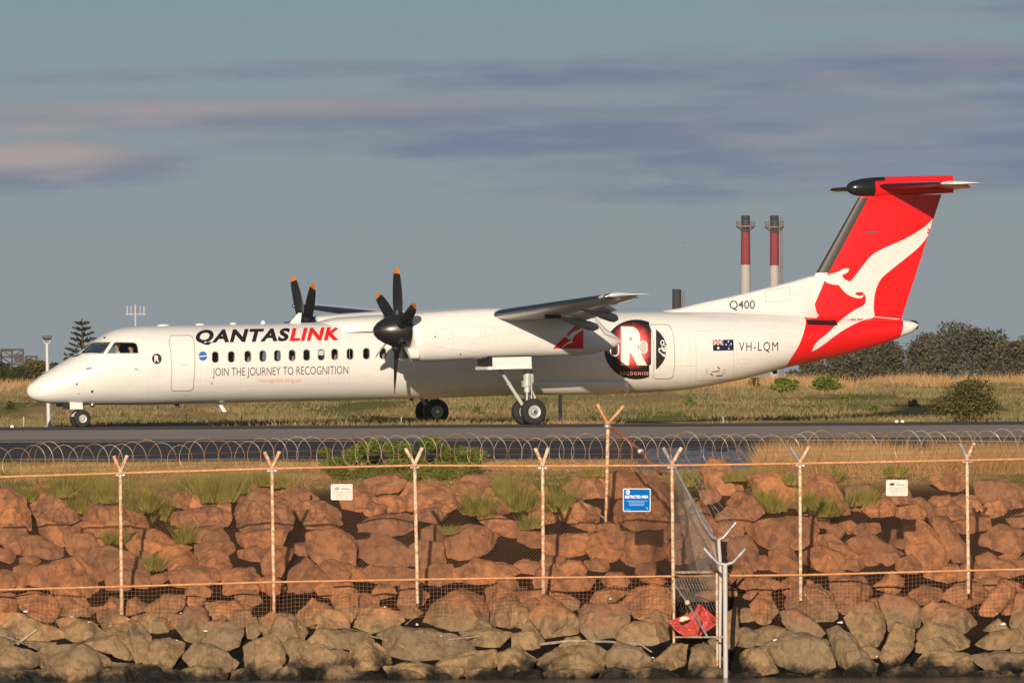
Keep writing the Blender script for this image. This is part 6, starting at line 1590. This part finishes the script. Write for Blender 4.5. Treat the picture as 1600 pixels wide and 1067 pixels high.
for i, (px, pt, pb, lab) in enumerate([(37, 652, 667, 'short pale marker peg left of the lamp post'), (291, 648, 666.5, 'short marker peg under the front fuselage left of the white antenna'), (377, 652, 666, 'short marker peg under the fuselage below the window row front half'), (461, 655, 665.5, 'short marker peg under the middle of the fuselage'), (627, 653, 664.5, 'short marker peg just left of the far main wheels'), (1130, 652, 663, 'short marker peg right of the corner fence post')]):
    q = P(px, pb, 304); q.z = zp(304); t_ = P(px, pt, 304); mb = MB(); mb.tube([q, t_], .016, 6); mb.sphere(t_, (.022, .022, .03), 6, 4); o = mb.build('marker_peg', mat('peg', (.55, .50, .42), .7) if 'peg' not in MATS else MATS['peg'], None, base=q); tag(o, lab, 'peg', 'marker pegs along the far runway edge')
for x, y in ((19, 669.6), (1401, 662.2), (1410, 663)):
    q = P(x, y, 299.5); q.z = .016; mb = MB(); mb.box(q+Vector((0, 0, .03)), (.10, .14, .05)); mb.box(q+Vector((0, 0, .065)), (.07, .1, .02)); o = mb.build('runway_light', printw, None, base=q); tag(o, {19: 'small white runway edge light at far left', 1401: 'small white runway light before the scrubby shrub, left one', 1410: 'small white runway light before the scrubby shrub, right one'}[x], 'runway light')
# antenna mast
d = 800; sc = d/F; b0 = P(212.5, 600, d); b0.z = zp(d); root = empty('antenna_mast', b0, 'thin pale antenna mast with three uprights above the cockpit', 'mast'); am = mat('mast_pale', (.42, .42, .42), .6)
mb = MB(); mb.tube([b0, P(211.5, 476, d)], .09, 8); mb.build('pole', am, root, True); mb = MB(); mb.tube([P(196, 491, d), P(228, 491, d)], .05, 6); mb.build('crossbar', am, root)
for x in (199, 205, 219, 225): mb = MB(); mb.tube([P(x, 478, d), P(x, 493, d)], .045 if x in (205, 219) else .07, 6); mb.build('upright', am, root)
# refinery stacks
def stack(label, cx, top, hw0, hw1, d, bands, plat, ladder=0, base_row=604):
    sc = d/F; root = empty('chimney_stack', P(cx, base_row, d), label, 'chimney')
    for (y0, y1, m) in bands:
        f0 = (y0-top)/(base_row-top); f1 = (y1-top)/(base_row-top); r0 = (hw0+(hw1-hw0)*f0)*sc; r1 = (hw0+(hw1-hw0)*f1)*sc
        a, b_ = P(cx, y0, d), P(cx, y1, d); mb = MB(); mb.tube([a, b_], [r0, r1], 24); mb.build('shaft_section', m, root, True)
    if plat:
        c = P(cx, plat, d); mb = MB(); mb.lathe(c, (0, 0, 1), [(-.15, hw0*sc), (-.15, 15*sc), (.15, 15*sc), (.15, hw0*sc)], 24)
        for k in range(12): a = 6.283*k/12; q = c+Vector((math.cos(a)*14.5*sc, math.sin(a)*14.5*sc, 0)); mb.tube([q, q+Vector((0, 0, 8*sc))], .06, 5); mb.tube([c+Vector((math.cos(a)*hw0*sc, math.sin(a)*hw0*sc, -6*sc)), q], .08, 5)
        for hz in (4, 8):
            ring_ = [c+Vector((math.cos(6.283*k/24)*14.5*sc, math.sin(6.283*k/24)*14.5*sc, hz*sc)) for k in range(25)]; mb.tube(ring_, .04, 4)
        mb.build('platform', MATS['stack_steel'], root, False)
    if ladder:
        mb = MB(); x0 = cx+hw0+ladder
        for xx in (x0-1.5, x0+1.5): mb.tube([P(xx, top+2, d), P(xx+2, base_row, d)], .07, 5)
        y = top+4
        while y < base_row: mb.tube([P(x0-1.5, y, d), P(x0+2.5, y, d)], .05, 4); y += 5 
        for y in (379, 417): mb.box(P(x0, y, d), (7*sc, .6, 1.2*sc))
        mb.build('ladder', MATS['stack_steel'], root)
sk = mat('stack_black', (.018, .02, .028), .8); sr = mat('stack_red', (.22, .02, .025), .75, var=.2, vscale=.2); swt = mat('stack_white', (.42, .38, .37), .75, var=.15, vscale=.2); mat('stack_steel', (.16, .12, .11), .7)
stack('red and white banded chimney stack with wide platform, left of the pair', 1165, 337, 6.8, 9.5, 1700, [(337, 363, sk), (363, 414, sr), (414, 604, swt)], 354)
stack('red and white banded chimney stack with side ladder, right of the pair', 1210, 337, 6.8, 8.5, 1700, [(337, 364, sk), (364, 415, sr), (415, 604, swt)], 355, 4)
stack('dark stack top just showing behind the fuselage crown', 1057.5, 452, 7, 8, 1700, [(452, 604, sk)], 0, 3)
# refinery frame at far left
d = 900; sc = d/F; root = empty('steel_frame', P(20, 604, d), 'dark steel refinery frame rising above bushes at the far left', 'structure'); sf = mat('frame_steel', (.075, .065, .065), .8)
for x0, x1, y0, y1, nlev in ((2, 36, 546, 604, 5), (40, 58, 557, 604, 4), (-20, 2, 552, 604, 4)):
    mb = MB()
    for dd in (0, 3):
        for x in (x0, (x0+x1)/2, x1): mb.tube([P(x, y0, d+dd), P(x, y1, d+dd)], .10, 5)
        for k in range(nlev): yy = y0+(y1-y0)*k/nlev; mb.tube([P(x0-1, yy, d+dd), P(x1+1, yy, d+dd)], .09, 5); mb.tube([P(x0, yy, d+dd), P((x0+x1)/2, yy+(y1-y0)/nlev, d+dd)], .06, 5); mb.tube([P(x1, yy, d+dd), P((x0+x1)/2, yy+(y1-y0)/nlev, d+dd)], .06, 5)
    mb.build('truss', sf, root)
mb = MB(); mb.box(P(28, 560, d+1), (10*sc, 2, 14*sc)); mb.box(P(12, 548, d+1), (16*sc, 2, 3*sc)); mb.lathe(P(46, 604, d+1), (0, 0, 1), [(0, 4*sc), (42*sc, 4*sc), (44*sc, 2*sc), (44*sc, .01)], 12); mb.build('vessel', sf, root)

# ------------------------------------------------------------------ air: a thin even haze over the whole place
def haze():
    x0, x1, y0, y1, z0, z1 = -620, 620, -260, 2300, -8.6, 46
    V = [(x, y, z) for x in (x0, x1) for y in (y0, y1) for z in (z0, z1)]
    m = bpy.data.materials.new('haze'); m.use_nodes = True; nt = m.node_tree; nt.nodes.clear()
    out = nt.nodes.new('ShaderNodeOutputMaterial'); pv = nt.nodes.new('ShaderNodeVolumePrincipled'); pv.inputs['Color'].default_value = (.86, .90, .95, 1); pv.inputs['Density'].default_value = .00004; pv.inputs['Anisotropy'].default_value = 0
    nt.links.new(pv.outputs[0], out.inputs['Volume'])
    o = link('haze', mkmesh('haze', V, [(0, 1, 3, 2), (4, 6, 7, 5), (0, 4, 5, 1), (2, 3, 7, 6), (0, 2, 6, 4), (1, 5, 7, 3)], m)); tag(o, kind='stuff')
haze()
